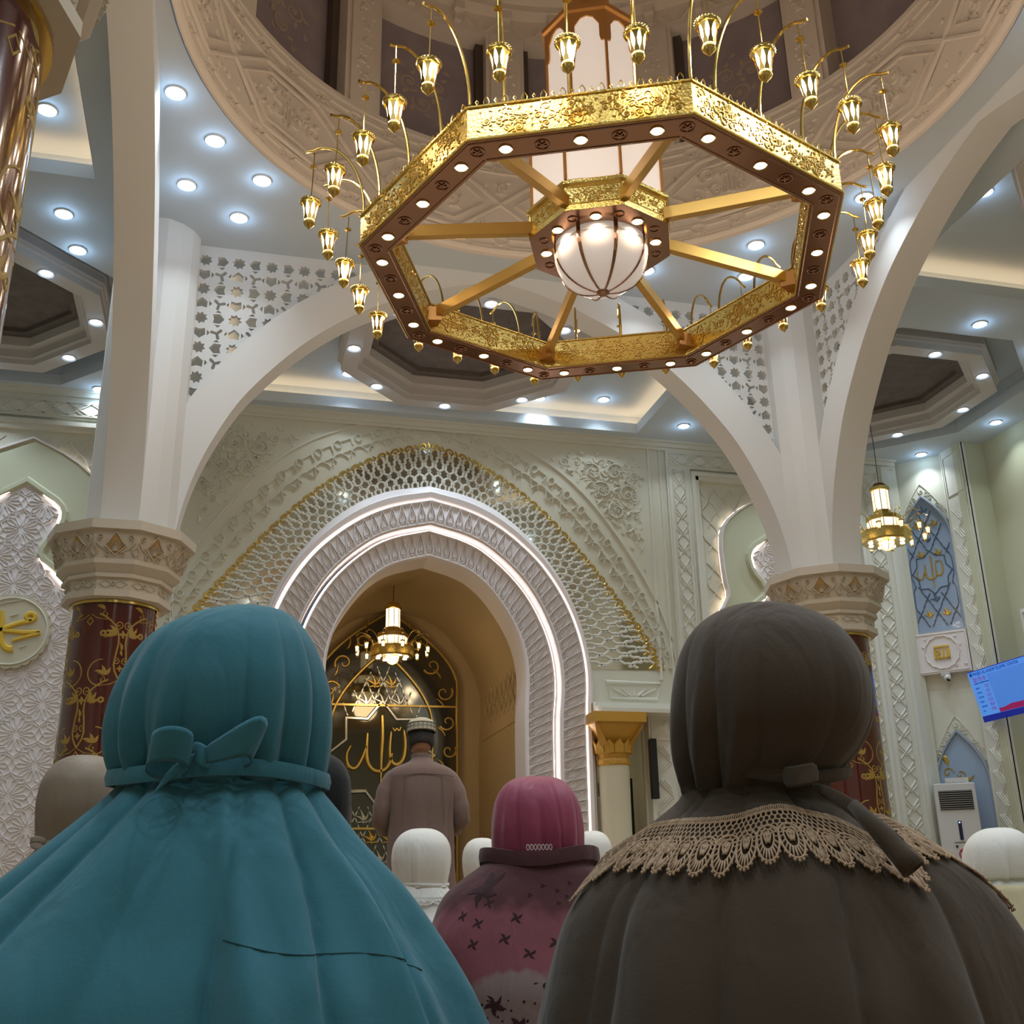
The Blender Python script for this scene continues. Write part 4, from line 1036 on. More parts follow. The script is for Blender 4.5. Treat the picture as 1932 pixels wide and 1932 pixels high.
# ================================================================ ceiling coffers
def coffer(cx,cy,label,first=None):
    g=empty('ceiling_coffer',(cx,cy,0),label,'ceiling coffer','octagonal ceiling coffers')
    if first:
        for ch in first.children:
            c=ch.copy(); COL.objects.link(c); c.parent=g
        return g
    zt=zr(6.8); zb=ZC-.03
    R=lambda ap:octpoly(0,0,ap)
    mb=MB(); seq=[(1.52,zt),(1.52,zb+.10),(1.50,zb+.08),(1.50,zb),(1.30,zb),(1.30,zb+.06),(1.24,zb+.06),(1.24,zb+.16),(1.16,zb+.18),(1.16,zb+.30)]
    rows=[[(x,y,z) for x,y in R(a)] for a,z in seq]; mb.grid(rows,True); mb.build('octagon_frame',M_cove,g,fixn=False)
    mb=MB(); seq=[(1.16,zb+.30),(1.05,zb+.31),(1.05,zb+.365)]; rows=[[(x,y,z) for x,y in R(a)] for a,z in seq]; mb.grid(rows,True); mb.add([(x,y,zb+.365) for x,y in R(1.05)],[tuple(range(8))]); mb.build('recess_panel',M_coffer,g,fixn=False)
    mb=MB()
    for k in range(8):
        a=k*PI/4; T=lambda u,v,h,a=a:((1.52+h)*math.cos(a)-u*math.sin(a),(1.52+h)*math.sin(a)+u*math.cos(a),zb+v)
        for i in range(-9,10): mb.stroke([(i*.063-.02,.34),(i*.063-.02,.30),(i*.063,.27),(i*.063+.02,.30),(i*.063+.02,.34)],.014,.02,T)
        mb.stroke([(-.63,.25),(.63,.25)],.02,.02,T); mb.stroke([(-.63,.14),(.63,.14)],.02,.03,T)
    mb.build('dentil_moulding',M_cove,g,fixn=False)
    return g
c1=coffer(2.59,12.1,'octagonal ceiling coffer seen through the front arch, above the prayer niche')
coffer(-3.2,12.1,'octagonal ceiling coffer at far left beside the left column',c1)
coffer(8.36,12.1,'octagonal ceiling coffer at right above the small hanging chandelier',c1)
coffer(8.36,6.6,'octagonal ceiling coffer cut off by the right edge of the photo',c1)
coffer(-3.2,6.6,'octagonal ceiling coffer in the near left tray, out past the left edge',c1)

# ================================================================ recessed downlights
def cam_px(p):
    q=cam.matrix_world.inverted()@Vector(p); return (966-2070*q.x/q.z,966+2070*q.y/q.z)
lamp=bpy.data.lights.new('downlight_lamp','AREA'); lamp.shape='DISK'; lamp.size=.12; lamp.energy=P_DOWN; lamp.color=(.80,.91,1.0); lamp.spread=math.radians(105)
lampFill=lamp.copy(); lampFill.energy=P_FILL; lampFill.color=(.84,.92,1.0); lampFill.size=.2; lampFill.spread=math.radians(150)
lampY=lamp.copy(); lampY.energy=P_DOWN*.18
glow=bpy.data.lights.new('downlight_glow','POINT'); glow.energy=P_GLOW; glow.color=(.45,.70,1.0); glow.shadow_soft_size=.05
glowR=glow.copy(); glowR.energy=P_GLOW*.2
lampR=lamp.copy(); lampR.energy=P_DOWN*.4; lampR.color=(.7,.84,1.0)
def dl_proto(sc=1):
    g=empty('downlight',(0,0,0))
    MB().lathe([(.064*sc,-.002),(.085*sc,-.012),(.088*sc,-.002),(.088*sc,.02)],28,caps=False).build('trim_ring',M_trim,g,smooth=True,fixn=False)
    MB().lathe([(.0001,.004),(.066*sc,.0)],28,caps=False).build('lens',M_down,g,fixn=False)
    l=bpy.data.objects.new('lamp',lamp); COL.objects.link(l); l.parent=g; l.location=(0,0,-.02)
    l=bpy.data.objects.new('glow',glow); COL.objects.link(l); l.parent=g; l.location=(0,0,-.09)
    return g
DLP=dl_proto(); DLP2=None
used=[False]
ORD=['first','second','third','fourth','fifth','sixth','seventh','eighth','ninth','tenth','eleventh','twelfth']
def lights(pos,where,group,lp=None):
    vis=[]
    for p in pos:
        if used[0]: g=copy_tree(DLP)
        else: g=DLP; used[0]=True
        g.location=p; g['category']='ceiling light'; g['group']=group
        for c in g.children:
            if c.type=='LIGHT' and lp and c.data.type=='AREA': c.data=lp
            if c.type=='LIGHT' and lp is lampR and c.data.type=='POINT': c.data=glowR
        x,y=cam_px(p); vis.append((y,x,g))
    vis.sort(key=lambda t:t[0]); n=len(vis)
    for i,(y,x,g) in enumerate(vis):
        o='topmost' if i==0 else ('lowest' if i==n-1 else ORD[i]+' from the top')
        g['label']=('recessed round ceiling light %s, %s'%(where,o)) if n>1 else 'recessed round ceiling light '+where
Zl=ZC-.004; Zt=zr(6.8)-.004; Zk=ZC-.034
lights([(-.78,7.95,Zl),(-.46,8.51,Zl),(-.72,9.23,Zl),(-.03,9.0,Zl),(-.23,9.66,Zl)],'left of the dome','downlights left of the dome',lampY)
lights([(5.04,8.97,Zl),(5.21,9.56,Zl),(4.09,9.69,Zl),(5.71,7.97,Zl)],'right of the dome','downlights right of the dome',lampY)
lights([(-.3,4.3,Zl),(-.7,5.2,Zl),(5.4,4.2,Zl),(5.8,5.2,Zl),(.3,3.7,Zl),(4.9,3.7,Zl)],'added unseen on the near side of the dome','added near bay fill lights',lampFill)  # mirrored positions out of view, added for lighting
lights([(-1.95,8.87,Zt)],'in the left tray beside the near column capital','left aisle downlights')
lights([(-1.9,9.97,Zl),(-1.84,10.61,Zl),(-1.94,14.0,Zl)],'in the flat left aisle ceiling','left aisle downlights')
def ringl(cx,cy): return [(cx+1.40*math.cos(k*PI/4),cy+1.40*math.sin(k*PI/4),Zk) for k in range(8)]
lights(ringl(-3.2,12.1),'on the far left octagon rim','left octagon lights',lampR)
lights(ringl(2.59,12.1),'on the octagon rim above the niche','front octagon lights',lampR)
lights([(1.27,13.55,Zt),(4.94,13.6,Zt),(4.02,13.75,Zt)],'in the warm tray before the niche','front tray downlights')
lights([(6.12,13.51,Zl)],'in the ceiling strip right of the front tray','front strip downlight')
lights(ringl(8.36,12.1),'on the right octagon rim','right octagon lights',lampR)
lights([(7.19,8.04,Zt)],'in the right tray beside the side arch','right tray downlight')
lights([(8.46,9.94,Zl),(9.62,10.35,Zl),(10.56,12.44,Zl),(10.2,13.76,Zl)],'in the flat right aisle ceiling','right aisle downlights')
lights([(x,y,Zl) for y in (-1.9,-.3,1.5) for x in (-3.2,.6,4.4,8.3)],'added unseen as fill behind the photographer','added rear fill lights',lampFill)  # rows added out of view to light the people's backs
# ================================================================ THE BIG CHANDELIER
HC=(2.446,6.63); HZ=zr(4.33); AP=.4098*4.33*math.cos(PI/8)     # apothem of the outer octagon
A0=math.radians(179.03)
ch=empty('chandelier',(HC[0],HC[1],0),'huge octagonal brass chandelier with rows of hanging lanterns under the dome','chandelier')
def oc(ap,z): R=ap/math.cos(PI/8); return [(R*math.cos(A0+k*PI/4),R*math.sin(A0+k*PI/4),z) for k in range(8)]
def sideT(k,ap):
    a=A0+PI/8+k*PI/4
    return lambda u,v,h:((ap+h)*math.cos(a)-u*math.sin(a),(ap+h)*math.sin(a)+u*math.cos(a),v)
HB=.265; WB=.20; SL=2*AP*math.tan(PI/8)
for k in range(8):
    T=sideT(k,AP); w0=SL/2; w1=(AP-WB)*math.tan(PI/8)
    mb=MB().add([T(-w0,HZ+.012,0),T(w0,HZ+.012,0),T(w0,HZ+HB,0),T(-w0,HZ+HB,0),T(-w1,HZ+.012,-WB),T(w1,HZ+.012,-WB),T(w1,HZ+HB,-WB),T(-w1,HZ+HB,-WB)],[(0,1,2,3),(5,4,7,6),(3,2,6,7)])
    for zz_ in (HZ+.015,HZ+HB-.012):
        mb.tube([T(-w0,zz_,.004),T(w0,zz_,.004)],.010,6); mb.tube([T(-w1,zz_,-WB-.004),T(w1,zz_,-WB-.004)],.008,6)
    o=mb.build('engraved_side',M_gold,ch,fixn=False)
    mb=MB(); m=MB()
    for h,sg,ww in ((0,1,w0),(-WB,-1,w1)):
        TT=lambda u,v,hh,T=T,h=h,sg=sg:T(u,v,h+sg*hh)
        L=arabesque(lambda x,y:abs(x)<ww-.04 and HZ+.035<y<HZ+HB-.03,-ww,ww,HZ+.03,HZ+HB-.03,.080,.010,k+3)
        mb.strokes(L,.007,TT)
        pass
        for cx_ in (-.42,0,.42):
            mb.stroke([(cx_+(.065+.02*math.cos(4*t))*math.cos(t),HZ+HB/2+(.065+.02*math.cos(4*t))*math.sin(t)) for t in [2*PI*i/24 for i in range(24)]],.012,.008,TT,True)
            for q in range(4): mb.stroke(leaf(cx_,HZ+HB/2,q*PI/2,.045,.014)[0],.012,.009,TT)
        mb.build('outer_engraving' if sg>0 else 'inner_engraving',M_goldp,o,fixn=False); mb=MB()
    # crest of small arches and lozenges on the top edge
    cr=MB(); n=22
    for i in range(n):
        u=-w0+.03+(2*w0-.06)*(i+.5)/n; TT=lambda uu,v,h,T=T:T(uu,v,-.01+h)
        if i%2: cr.tube([TT(u+x,HZ+HB+y,0) for x,y in ((-.014,0),(-.018,.03),(-.008,.052),(0,.062),(.008,.052),(.018,.03),(.014,0))],.0035,5)
        else: cr.tube([TT(u+x,HZ+HB+y,0) for x,y in ((0,0),(0,.015),(.010,.030),(0,.045),(-.010,.030),(0,.015))],.0035,5)
    cr.build('crest',M_goldp,o,fixn=False)
    # underside with embossed medallions
    u_=MB().add([T(-w0,HZ,0),T(w0,HZ,0),T(w1,HZ,-WB),T(-w1,HZ,-WB)],[(0,1,2,3)])
    u_.add([T(-w0,HZ,0),T(w0,HZ,0),T(w0,HZ+.012,0),T(-w0,HZ+.012,0)],[(0,1,2,3)]); u_.add([T(-w1,HZ,-WB),T(w1,HZ,-WB),T(w1,HZ+.012,-WB),T(-w1,HZ+.012,-WB)],[(0,1,2,3)])
    for hh in (-.018,-WB+.018): u_.tube([T(-w0+.01,HZ-.002,hh) if hh>-.1 else T(-w1,HZ-.002,hh),T(w0-.01,HZ-.002,hh) if hh>-.1 else T(w1,HZ-.002,hh)],.005,5)
    for cx_ in (-.235,.235,SL/2-.04):
        c=T(cx_,HZ-.003,-WB/2); 
        u_.tube([(c[0]+.045*math.cos(t),c[1]+.045*math.sin(t),HZ-.004) for t in [2*PI*i/16 for i in range(16)]],.004,5,True)
        for q in range(5): a=q*2*PI/5; u_.tube([(c[0],c[1],HZ-.004),(c[0]+.03*math.cos(a),c[1]+.03*math.sin(a),HZ-.005)],.005,5)
    u_.build('underside',M_goldd,ch,fixn=False)
    # radial beam to this corner
# beams, spots, lanterns
for k in range(8):
    a=A0+k*PI/4; R1=(AP-WB)/math.cos(PI/8)+.02; R0=.50
    T=lambda v,a=a:(v[0]*math.cos(a)-v[1]*math.sin(a),v[0]*math.sin(a)+v[1]*math.cos(a),v[2])
    mb=MB().add([T(v) for v in [(R0,-.028,zr(4.60)),(R1,-.028,zr(4.42)),(R1,.028,zr(4.42)),(R0,.028,zr(4.60)),(R0,-.028,zr(4.70)),(R1,-.028,zr(4.515)),(R1,.028,zr(4.515)),(R0,.028,zr(4.70))]],[(3,2,1,0),(4,5,6,7),(0,1,5,4),(2,3,7,6),(1,2,6,5),(0,4,7,3)])
    mb.build('radial_beam',M_goldb,ch,bevel=.004)
    b=MB(); b.add([T(v) for v in [(R1-.0,-.10,zr(4.40)),(R1,.10,zr(4.40)),(R1-.14,0,zr(4.40)),(R1,-.10,zr(4.52)),(R1,.10,zr(4.52)),(R1-.14,0,zr(4.52))]],[(0,1,2),(3,5,4),(0,2,5,3),(1,4,5,2)]); b.build('corner_gusset',M_copper,ch)
def spotproto(r):
    o=MB().lathe([(r,0),(r*1.18,-.008),(r*1.22,.0),(r*1.22,.02),(r,.02),(r*.9,.0)],20,caps=False).build('spotlight',M_goldp,ch,smooth=True,fixn=False)
    MB().lathe([(.0001,-.002),(r,-.002)],20,caps=False).build('spot_lens',M_spot,o,fixn=False); return o
sp=None
sl=bpy.data.lights.new('spot_lamp','AREA'); sl.shape='DISK'; sl.size=.07; sl.energy=3.2; sl.color=(1,.74,.50); sl.spread=math.radians(140)
for k in range(8):
    T=sideT(k,AP)
    for u in (-.46,0,.46):
        p=T(u,HZ-.003,-WB/2)
        if sp is None: sp=spotproto(.036); o=sp; l=bpy.data.objects.new('lamp',sl); COL.objects.link(l); l.parent=o; l.location=(0,0,-.012)
        else: o=copy_tree(sp,ch)
        o.location=p
# goosenecks with lanterns
def lantern_parts():
    g=MB(); N8=8
    g.lathe([(.050,.05),(.070,.055),(.076,.066),(.074,.080),(.058,.088),(.042,.10),(.018,.112),(.008,.118)],24)
    for i in range(24): a=i*PI/12; g.sphere((.070*math.cos(a),.070*math.sin(a),.076),.010,6,4)
    g.lathe([(.0001,-.152),(.008,-.143),(.022,-.125),(.036,-.112),(.040,-.098),(.034,-.086),(.030,-.075)],24)
    for i in range(20): a=i*PI/10; g.sphere((.036*math.cos(a),.036*math.sin(a),-.096),.006,6,4)
    g.tube([(0,0,.11),(0,0,.50)],.0042,6); g.lathe([(.003,.40),(.024,.388),(.026,.382),(.0,.380)],16)
    # eight cut metal staves between the panes
    for i in range(N8):
        a=i*PI/4+PI/8; c,s=math.cos(a),math.sin(a)
        def P(r,t,z): return (r*c-t*s,r*s+t*c,z)
        rt,rb=.060,.036
        w=[(.052,.022,rt+.002),(.030,.013,.0545),(.0,.006,.0495),(-.035,.007,.044),(-.055,.014,.040),(-.078,.0155,rb+.0)]
        vs=[];
        for z,tw,r in w: vs+=[P(r,-tw,z),P(r,tw,z)]
        g.add(vs,[(2*i_,2*i_+1,2*i_+3,2*i_+2) for i_ in range(len(w)-1)])
    body=g.build('lantern',M_goldp,None,smooth=True,fixn=False)
    MB().lathe([(.053,.052),(.034,-.078)],8,rot=PI/8).build('lantern_glass',M_lglass,body,fixn=False)
    return body
lp_=None
for k in range(8):
    T=sideT(k,0)
    for j in range(4):
        u=(j-1.5)*.40+.18; LR=1.98
        p=T(u,zr(4.56)+.035,LR)
        if lp_ is None: lp_=lantern_parts(); o=lp_
        else: o=copy_tree(lp_)
        o.parent=ch; o.location=p
        rz=A0+PI/8+k*PI/4; o.rotation_euler=(math.radians(rnd.uniform(-2,2)),math.radians(rnd.uniform(-2,2)),rz+rnd.uniform(-.3,.3))
        zt_=p[2]+.50; ub=u-.03 if abs(u)<.6 else u-.1
        a_=Vector(T(ub,HZ+HB,AP-.02)); b_=Vector(T(u,zt_,LR)); pts=[]
        for i in range(15):
            t=i/14; an=PI*.60*t
            x=(1-math.cos(an))/(1-math.cos(PI*.60)); z=math.sin(an)/1.0
            q=a_.lerp(b_,x); q.z=a_.z+(b_.z-a_.z)*(math.sin(an)/math.sin(PI*.60) if False else z*1.055 if t>.0 else 0); pts.append(q)
        e=(b_-a_); e.z=0; e.normalize(); dz=b_.z-pts[-1].z
        pts=[Vector((q.x,q.y,q.z+dz*(i/14)+.018)) for i,q in enumerate(pts)]+[Vector((b_.x+e.x*.05,b_.y+e.y*.05,b_.z-.0))]
        pts[-2].z=b_.z+.012
        MB().tube(pts,.0105,8).build('gooseneck_arm',M_goldp,ch,smooth=True,fixn=False)
# hub ring
hb=MB(); seq=[(.30,4.60),(.30,4.56),(.505,4.56),(.51,4.60),(.495,4.61),(.495,4.76),(.52,4.775),(.52,4.80),(.47,4.84),(.42,4.86)]
rows=[oc(a,zr(z)) for a,z in seq]; hb.grid(rows,True); o=hb.build('hub_ring',M_gold,ch,fixn=False)
mb=MB()
for k in range(8):
    T=sideT(k,.495); w=.495*math.tan(PI/8)
    mb.strokes(arabesque(lambda x,y:abs(x)<w-.02 and zr(4.62)<y<zr(4.75),-w,w,zr(4.615),zr(4.755),.058,.008,k),.005,T)
    mb.stroke([(-w+.012,zr(4.618)),(w-.012,zr(4.618)),(w-.012,zr(4.752)),(-w+.012,zr(4.752))],.008,.006,T,True)
mb.build('hub_engraving',M_goldp,o,fixn=False)
mb=MB(); rows=[oc(a,zr(z)) for a,z in [(.505,4.558),(.30,4.556)]]; mb.grid(rows,True)
for k in range(8):
    a=A0+k*PI/4; c=(.435*math.cos(a),.435*math.sin(a)); mb.tube([(c[0]+.034*math.cos(t),c[1]+.034*math.sin(t),zr(4.553)) for t in [2*PI*i/12 for i in range(12)]],.004,5,True)
mb.build('hub_underside',M_goldd,ch,fixn=False)
for k in range(8):
    T=sideT(k,0); o=copy_tree(sp,ch); o.location=T(0,zr(4.554),.405)
# lower glass bowl with ribs
pr=[(.345*math.cos(t),zr(4.50)-.325*math.sin(t)) for t in [PI/2*i/12 for i in range(13)]]; pr[-1]=(.001,pr[-1][1])
MB().lathe([(.345,zr(4.60))]+pr,48,caps=False).build('glass_bowl',mat('bowl_glass',(.80,.74,.70),.3,emit=(1,.86,.78),es=.55),ch,smooth=True,fixn=False)
for k in range(8):
    a=A0+k*PI/4; c,s=math.cos(a),math.sin(a); vs=[]; P=[(.352*math.cos(t),zr(4.50)-.332*math.sin(t)) for t in [PI/2*.96*i/12 for i in range(13)]]; P=[(.352,zr(4.6))]+P
    mb=MB(); 
    for i,(r,z) in enumerate(P):
        w=.016*(1-.55*i/len(P)); vs+=[(r*c+w*s,r*s-w*c,z),((r+.006)*c,(r+.006)*s,z-.004),(r*c-w*s,r*s+w*c,z)]
    mb.add(vs,[(3*i,3*i+1,3*i+4,3*i+3) for i in range(len(P)-1)]+[(3*i+1,3*i+2,3*i+5,3*i+4) for i in range(len(P)-1)]); mb.build('bowl_rib',M_goldd,ch,fixn=False)
MB().lathe([(.0001,zr(4.145)),(.02,zr(4.15)),(.045,zr(4.165)),(.05,zr(4.18)),(.03,zr(4.19))],16).build('bowl_finial',M_goldd,ch,smooth=True)
mb=MB(); mb.grid([oc(.34,zr(4.58)),oc(.30,zr(4.52)),oc(.345,zr(4.50))],True); mb.build('bowl_collar',M_goldp,ch,fixn=False)
# lamp tower in two tiers
def tier(ap,z0_,z1_,nm,mt,fr,arched=False):
    mb=MB(); mb.grid([oc(ap,z0_),oc(ap,z1_)],True); o=mb.build(nm,mt,ch,fixn=False)
    R=(ap+.004)/math.cos(PI/8); f=MB()
    for k in range(8):
        a=A0+k*PI/4; f.tube([(R*math.cos(a),R*math.sin(a),z0_),(R*math.cos(a),R*math.sin(a),z1_)],.014,4)
        T=sideT(k,ap+.003); w=ap*math.tan(PI/8)
        if arched:
            for s_ in (1,-1): f.slab([(s_*w,z1_),(s_*w,z1_-.30),(s_*(w-.035),z1_-.30),(s_*(w-.045),z1_-.26),(s_*(w-.045),z1_-.14),(s_*w*.35,z1_-.07),(0,z1_-.05),(0,z1_)][::s_],T,0,.012)
        else:
            for s_ in (1,-1): f.slab([(s_*w,z1_),(s_*w,z1_-.07),(s_*(w-.06),z1_)][::s_],T,0,.012)
    f.build('tower_frame',fr,o); return o
tier(.475,zr(4.84),zr(5.34),'tower_lower_glass',M_tower,M_copper)
MB().grid([oc(.49,zr(5.34)),oc(.49,zr(5.38)),oc(.34,zr(5.44))],True).build('tower_shoulder',M_copper,ch,fixn=False)
tier(.335,zr(5.43),zr(6.46),'tower_upper_glass',M_tower,M_copper,True)
MB().grid([oc(.34,zr(6.44)),oc(.37,zr(6.46)),oc(.37,zr(6.50)),oc(.20,zr(6.66)),oc(.18,zr(6.66)),oc(.17,zr(6.80)),oc(.05,zr(6.86)),oc(.02,zr(6.87))],True).build('tower_cap',M_copper,ch,fixn=False)
MB().tube([(0,0,zr(6.85)),(0,0,zr(12.2))],.018,8).build('hanging_rod',M_darkreveal,ch)
pl=bpy.data.lights.new('tower_lamp','POINT'); pl.energy=46; pl.color=(1,.72,.46); pl.shadow_soft_size=.25
lw=bpy.data.lights.new('lantern_lamp','POINT'); lw.energy=P_LANT; lw.color=(1,.76,.56); lw.shadow_soft_size=.08
for k in range(8):
    T=sideT(k,0)
    for u in (-.22,.38):
        l=bpy.data.objects.new('lamp',lw); COL.objects.link(l); l.parent=ch; l.location=T(u,zr(4.95),2.12)

# ================================================================ small chandeliers
def small_ch(x,y,zb,top,label,rot=0):
    g=empty('hanging_chandelier',(x,y,zb),label,'chandelier','small brass chandeliers'); g.rotation_euler=(0,0,rot)
    def q(ap,z): R=ap/math.cos(PI/8); return [(R*math.cos(k*PI/4),R*math.sin(k*PI/4),z) for k in range(8)]
    MB().grid([q(.10,.01),q(.28,0),q(.30,.02),q(.30,.14),q(.31,.15),q(.2,.17)],True).build('ring_band',M_gold,g,fixn=False)
    mb=MB()
    for k in range(48): a=k*PI/24; mb.tube([(.305*math.cos(a),.305*math.sin(a),.15),(.305*math.cos(a+.04),.305*math.sin(a+.04),.185),(.305*math.cos(a+.08),.305*math.sin(a+.08),.15)],.004,4)
    mb.build('crest',M_goldp,g,fixn=False)
    MB().grid([q(.20,.17),q(.20,.30)],True).build('lower_glass',M_lglass2,g,fixn=False)
    mb=MB().grid([q(.205,.30),q(.21,.36),q(.10,.40),q(.10,.45)],True)
    for k in range(8): a=k*PI/4; mb.tube([(.218*math.cos(a),.218*math.sin(a),.17),(.218*math.cos(a),.218*math.sin(a),.30)],.006,4); mb.tube([(.107*math.cos(a),.107*math.sin(a),.44),(.107*math.cos(a),.107*math.sin(a),.74)],.006,4)
    mb.grid([q(.105,.73),q(.12,.74),q(.115,.78),q(.07,.83),q(.01,.85)],True); mb.build('tower_frame',M_goldp,g,fixn=False)
    MB().grid([q(.098,.45),q(.098,.73)],True).build('upper_glass',M_lglass2,g,fixn=False)
    MB().lathe([(.0001,-.10),(.04,-.09),(.075,-.06),(.09,-.02),(.10,.01)],16,caps=False).build('glass_bowl',M_lglass2,g,smooth=True,fixn=False)
    mb=MB()
    for k in range(6): a=k*PI/3; mb.tube([((.10*math.cos(t)+.004)*math.cos(a),(.10*math.cos(t)+.004)*math.sin(a),.01-.11*math.sin(t)) for t in [PI/2*i/6 for i in range(7)]],.005,4)
    mb.build('bowl_ribs',M_goldp,g,fixn=False)
    for k in range(8):
        a=k*PI/4+PI/8; o=MB().lathe([(.0001,-.004),(.027,-.004),(.032,.004)],14,caps=False).build('spotlight',M_spot,g,fixn=False); o.location=(.215*math.cos(a),.215*math.sin(a),0)
    for k in range(12):
        a=k*PI/6+.13; R=.53; c,s=math.cos(a),math.sin(a)
        mb=MB(); mb.lathe([(.02,.055),(.033,.05),(.036,.035),(.026,.03)],10); mb.lathe([(.0001,-.075),(.010,-.065),(.018,-.055),(.016,-.04),(.02,-.04)],10); mb.tube([(0,0,.05),(0,0,.20)],.003,5); mb.lathe([(.0,.165),(.018,.155),(.0,.154)],10)
        for i in range(6): b=i*PI/3; mb.tube([(.026*math.cos(b),.026*math.sin(b),.035),(.018*math.cos(b),.018*math.sin(b),-.045)],.004,4)
        o=mb.build('lantern',M_goldp,g,fixn=False); o.location=(R*c,R*s,.10)
        MB().lathe([(.024,.035),(.016,-.045)],8,caps=True).build('lantern_glass',M_lglass,o,fixn=False)
        pts=[]
        for i in range(11):
            t=i/10; an=PI*.62*t; pts.append(((.29+(R-.29)*(1-math.cos(an))/(1-math.cos(PI*.62)))*c,(.29+(R-.29)*(1-math.cos(an))/(1-math.cos(PI*.62)))*s,.15+.19*math.sin(an)-.0))
        pts[-1]=(R*c,R*s,.305); pts.append(((R+.02)*c,(R+.02)*s,.295))
        MB().tube(pts,.006,6).build('gooseneck_arm',M_goldp,g,fixn=False)
    MB().tube([(0,0,.84),(.008,.0,.84+(top-zb-.84)*.35),(-.006,0,.84+(top-zb-.84)*.6),(0,0,top-zb)],.006,6).build('chain',M_darkreveal,g,fixn=False)
    l=bpy.data.lights.new('chandelier_lamp','POINT'); l.energy=(40 if y>13 else 14); l.color=(1,.74,.46); l.shadow_soft_size=.2; lo_=bpy.data.objects.new('lamp',l); COL.objects.link(lo_); lo_.parent=g; lo_.location=(0,0,-.25)
    return g
small_ch(2.26,15.8,zr(3.38),zr(5.05),'small lit brass chandelier hanging inside the prayer niche')
small_ch(8.24,12.1,zr(4.34),zr(6.78),'small lit brass chandelier hanging at right, partly behind the right arch',.2)

# ================================================================ gilt columns, minbar, speaker, frame
def gilt(cx,label):
    g=empty('gilt_column',(cx,FY-.22,-.06),label,'column','cream columns with golden capitals beside the niche')
    MB().lathe([(.19,.12),(.205,zr(1.72))],40,caps=False).build('shaft',M_cream,g,smooth=True)
    MB().lathe([(.28,.06),(.28,.10),(.24,.12),(.20,.15)],32).build('base',M_goldcap,g)
    mb=MB(); z=zr; 
    mb.lathe([(.205,z(1.70)),(.225,z(1.72)),(.225,z(1.765)),(.205,z(1.80)),(.215,z(1.84)),(.235,z(1.86)),(.235,z(1.91)),(.225,z(1.95))],16,rot=PI/16)
    def sq(h,zv): return [(h*c,h*s,zv) for c,s in ((-1,-1),(1,-1),(1,1),(-1,1))]
    seq=[(.22,1.93),(.26,2.02),(.31,2.13),(.335,2.20),(.335,2.24)]
    rows=[]
    for i,(h,zv) in enumerate(seq):
        r=[]; cut=.09*(1-i/5)
        for k in range(4):
            a=k*PI/2-3*PI/4; c,s=math.cos(a)*math.sqrt(2),math.sin(a)*math.sqrt(2)
            px,py=h*c,h*s
            r+= [(px-cut*math.copysign(1,px) if k%2==0 else px,py if k%2==0 else py-cut*math.copysign(1,py),z(zv)),(px if k%2==0 else px-cut*math.copysign(1,px),py-cut*math.copysign(1,py) if k%2==0 else py,z(zv))]
        rows.append(r)
    mb.grid(rows,True)
    mb.box(-.36,.36,-.36,.36,z(2.24),z(2.37))
    # pointed scallops between the ring and the abacus
    for k in range(12):
        a=k*PI/6; c,s=math.cos(a),math.sin(a); T=lambda u,v,h,c=c,s=s:((.232+h+.3*max(0,v-z(1.93)))*c-u*s,(.232+h+.3*max(0,v-z(1.93)))*s+u*c,v)
        mb.slab([(-.062,z(1.86)),(.062,z(1.86)),(.062,z(1.96)),(0,z(2.03)),(-.062,z(1.96))],T,0,.02)
    mb.build('capital',M_goldcap,g,fixn=False); return g
gilt(4.97,'cream column with golden capital right of the prayer niche')
gilt(.03,'cream column with golden capital left of the niche, behind the person in teal')
mb=MB(); g=empty('pulpit',(4.98,15.9,0),'brown wooden pulpit with small domed canopy behind the cream column','pulpit')
MB().box(-.45,.45,-.3,.3,0,1.05).box(-.52,.52,-.36,.36,1.05,1.12).build('pulpit_body',M_wood,g)
mb=MB(); 
for x in (-.42,.42):
    for y in (-.28,.28): mb.box(x-.04,x+.04,y-.04,y+.04,1.12,2.0)
mb.build('canopy_posts',M_woodlt,g); MB().box(-.5,.5,-.34,.34,2.0,2.14).lathe([(.34*math.cos(t),2.14+.4*math.sin(t)) for t in [PI/2*i/8 for i in range(9)]],24).build('canopy',M_woodlt,g,smooth=True)
mb=MB(); mb.box(-.3,.3,-.305,-.30,.2,.9); mb.build('pulpit_panel',M_woodlt,g)
o=MB().box(-.045,.045,-.05,.05,0,.78).build('line_speaker',M_black,None,loc=(5.50,FY-.30,zr(1.22)),bevel=.006); tag(o,'slim black column loudspeaker on the pilaster edge beside the golden capital','loudspeaker')
g=empty('pendulum_clock',(5.40,FY+.9,zr(.35)),'dark framed upright clock cabinet glimpsed right of the cream column','clock')
MB().box(-.2,.2,-.1,.1,0,1.25).build('case',M_black,g); MB().box(-.13,.13,-.115,-.1,.1,1.1).build('glass_front',mat('clock_grey',(.35,.33,.28),.3),g); MB().box(-.03,.03,-.12,-.112,.15,.95).build('pendulum',M_black,g)
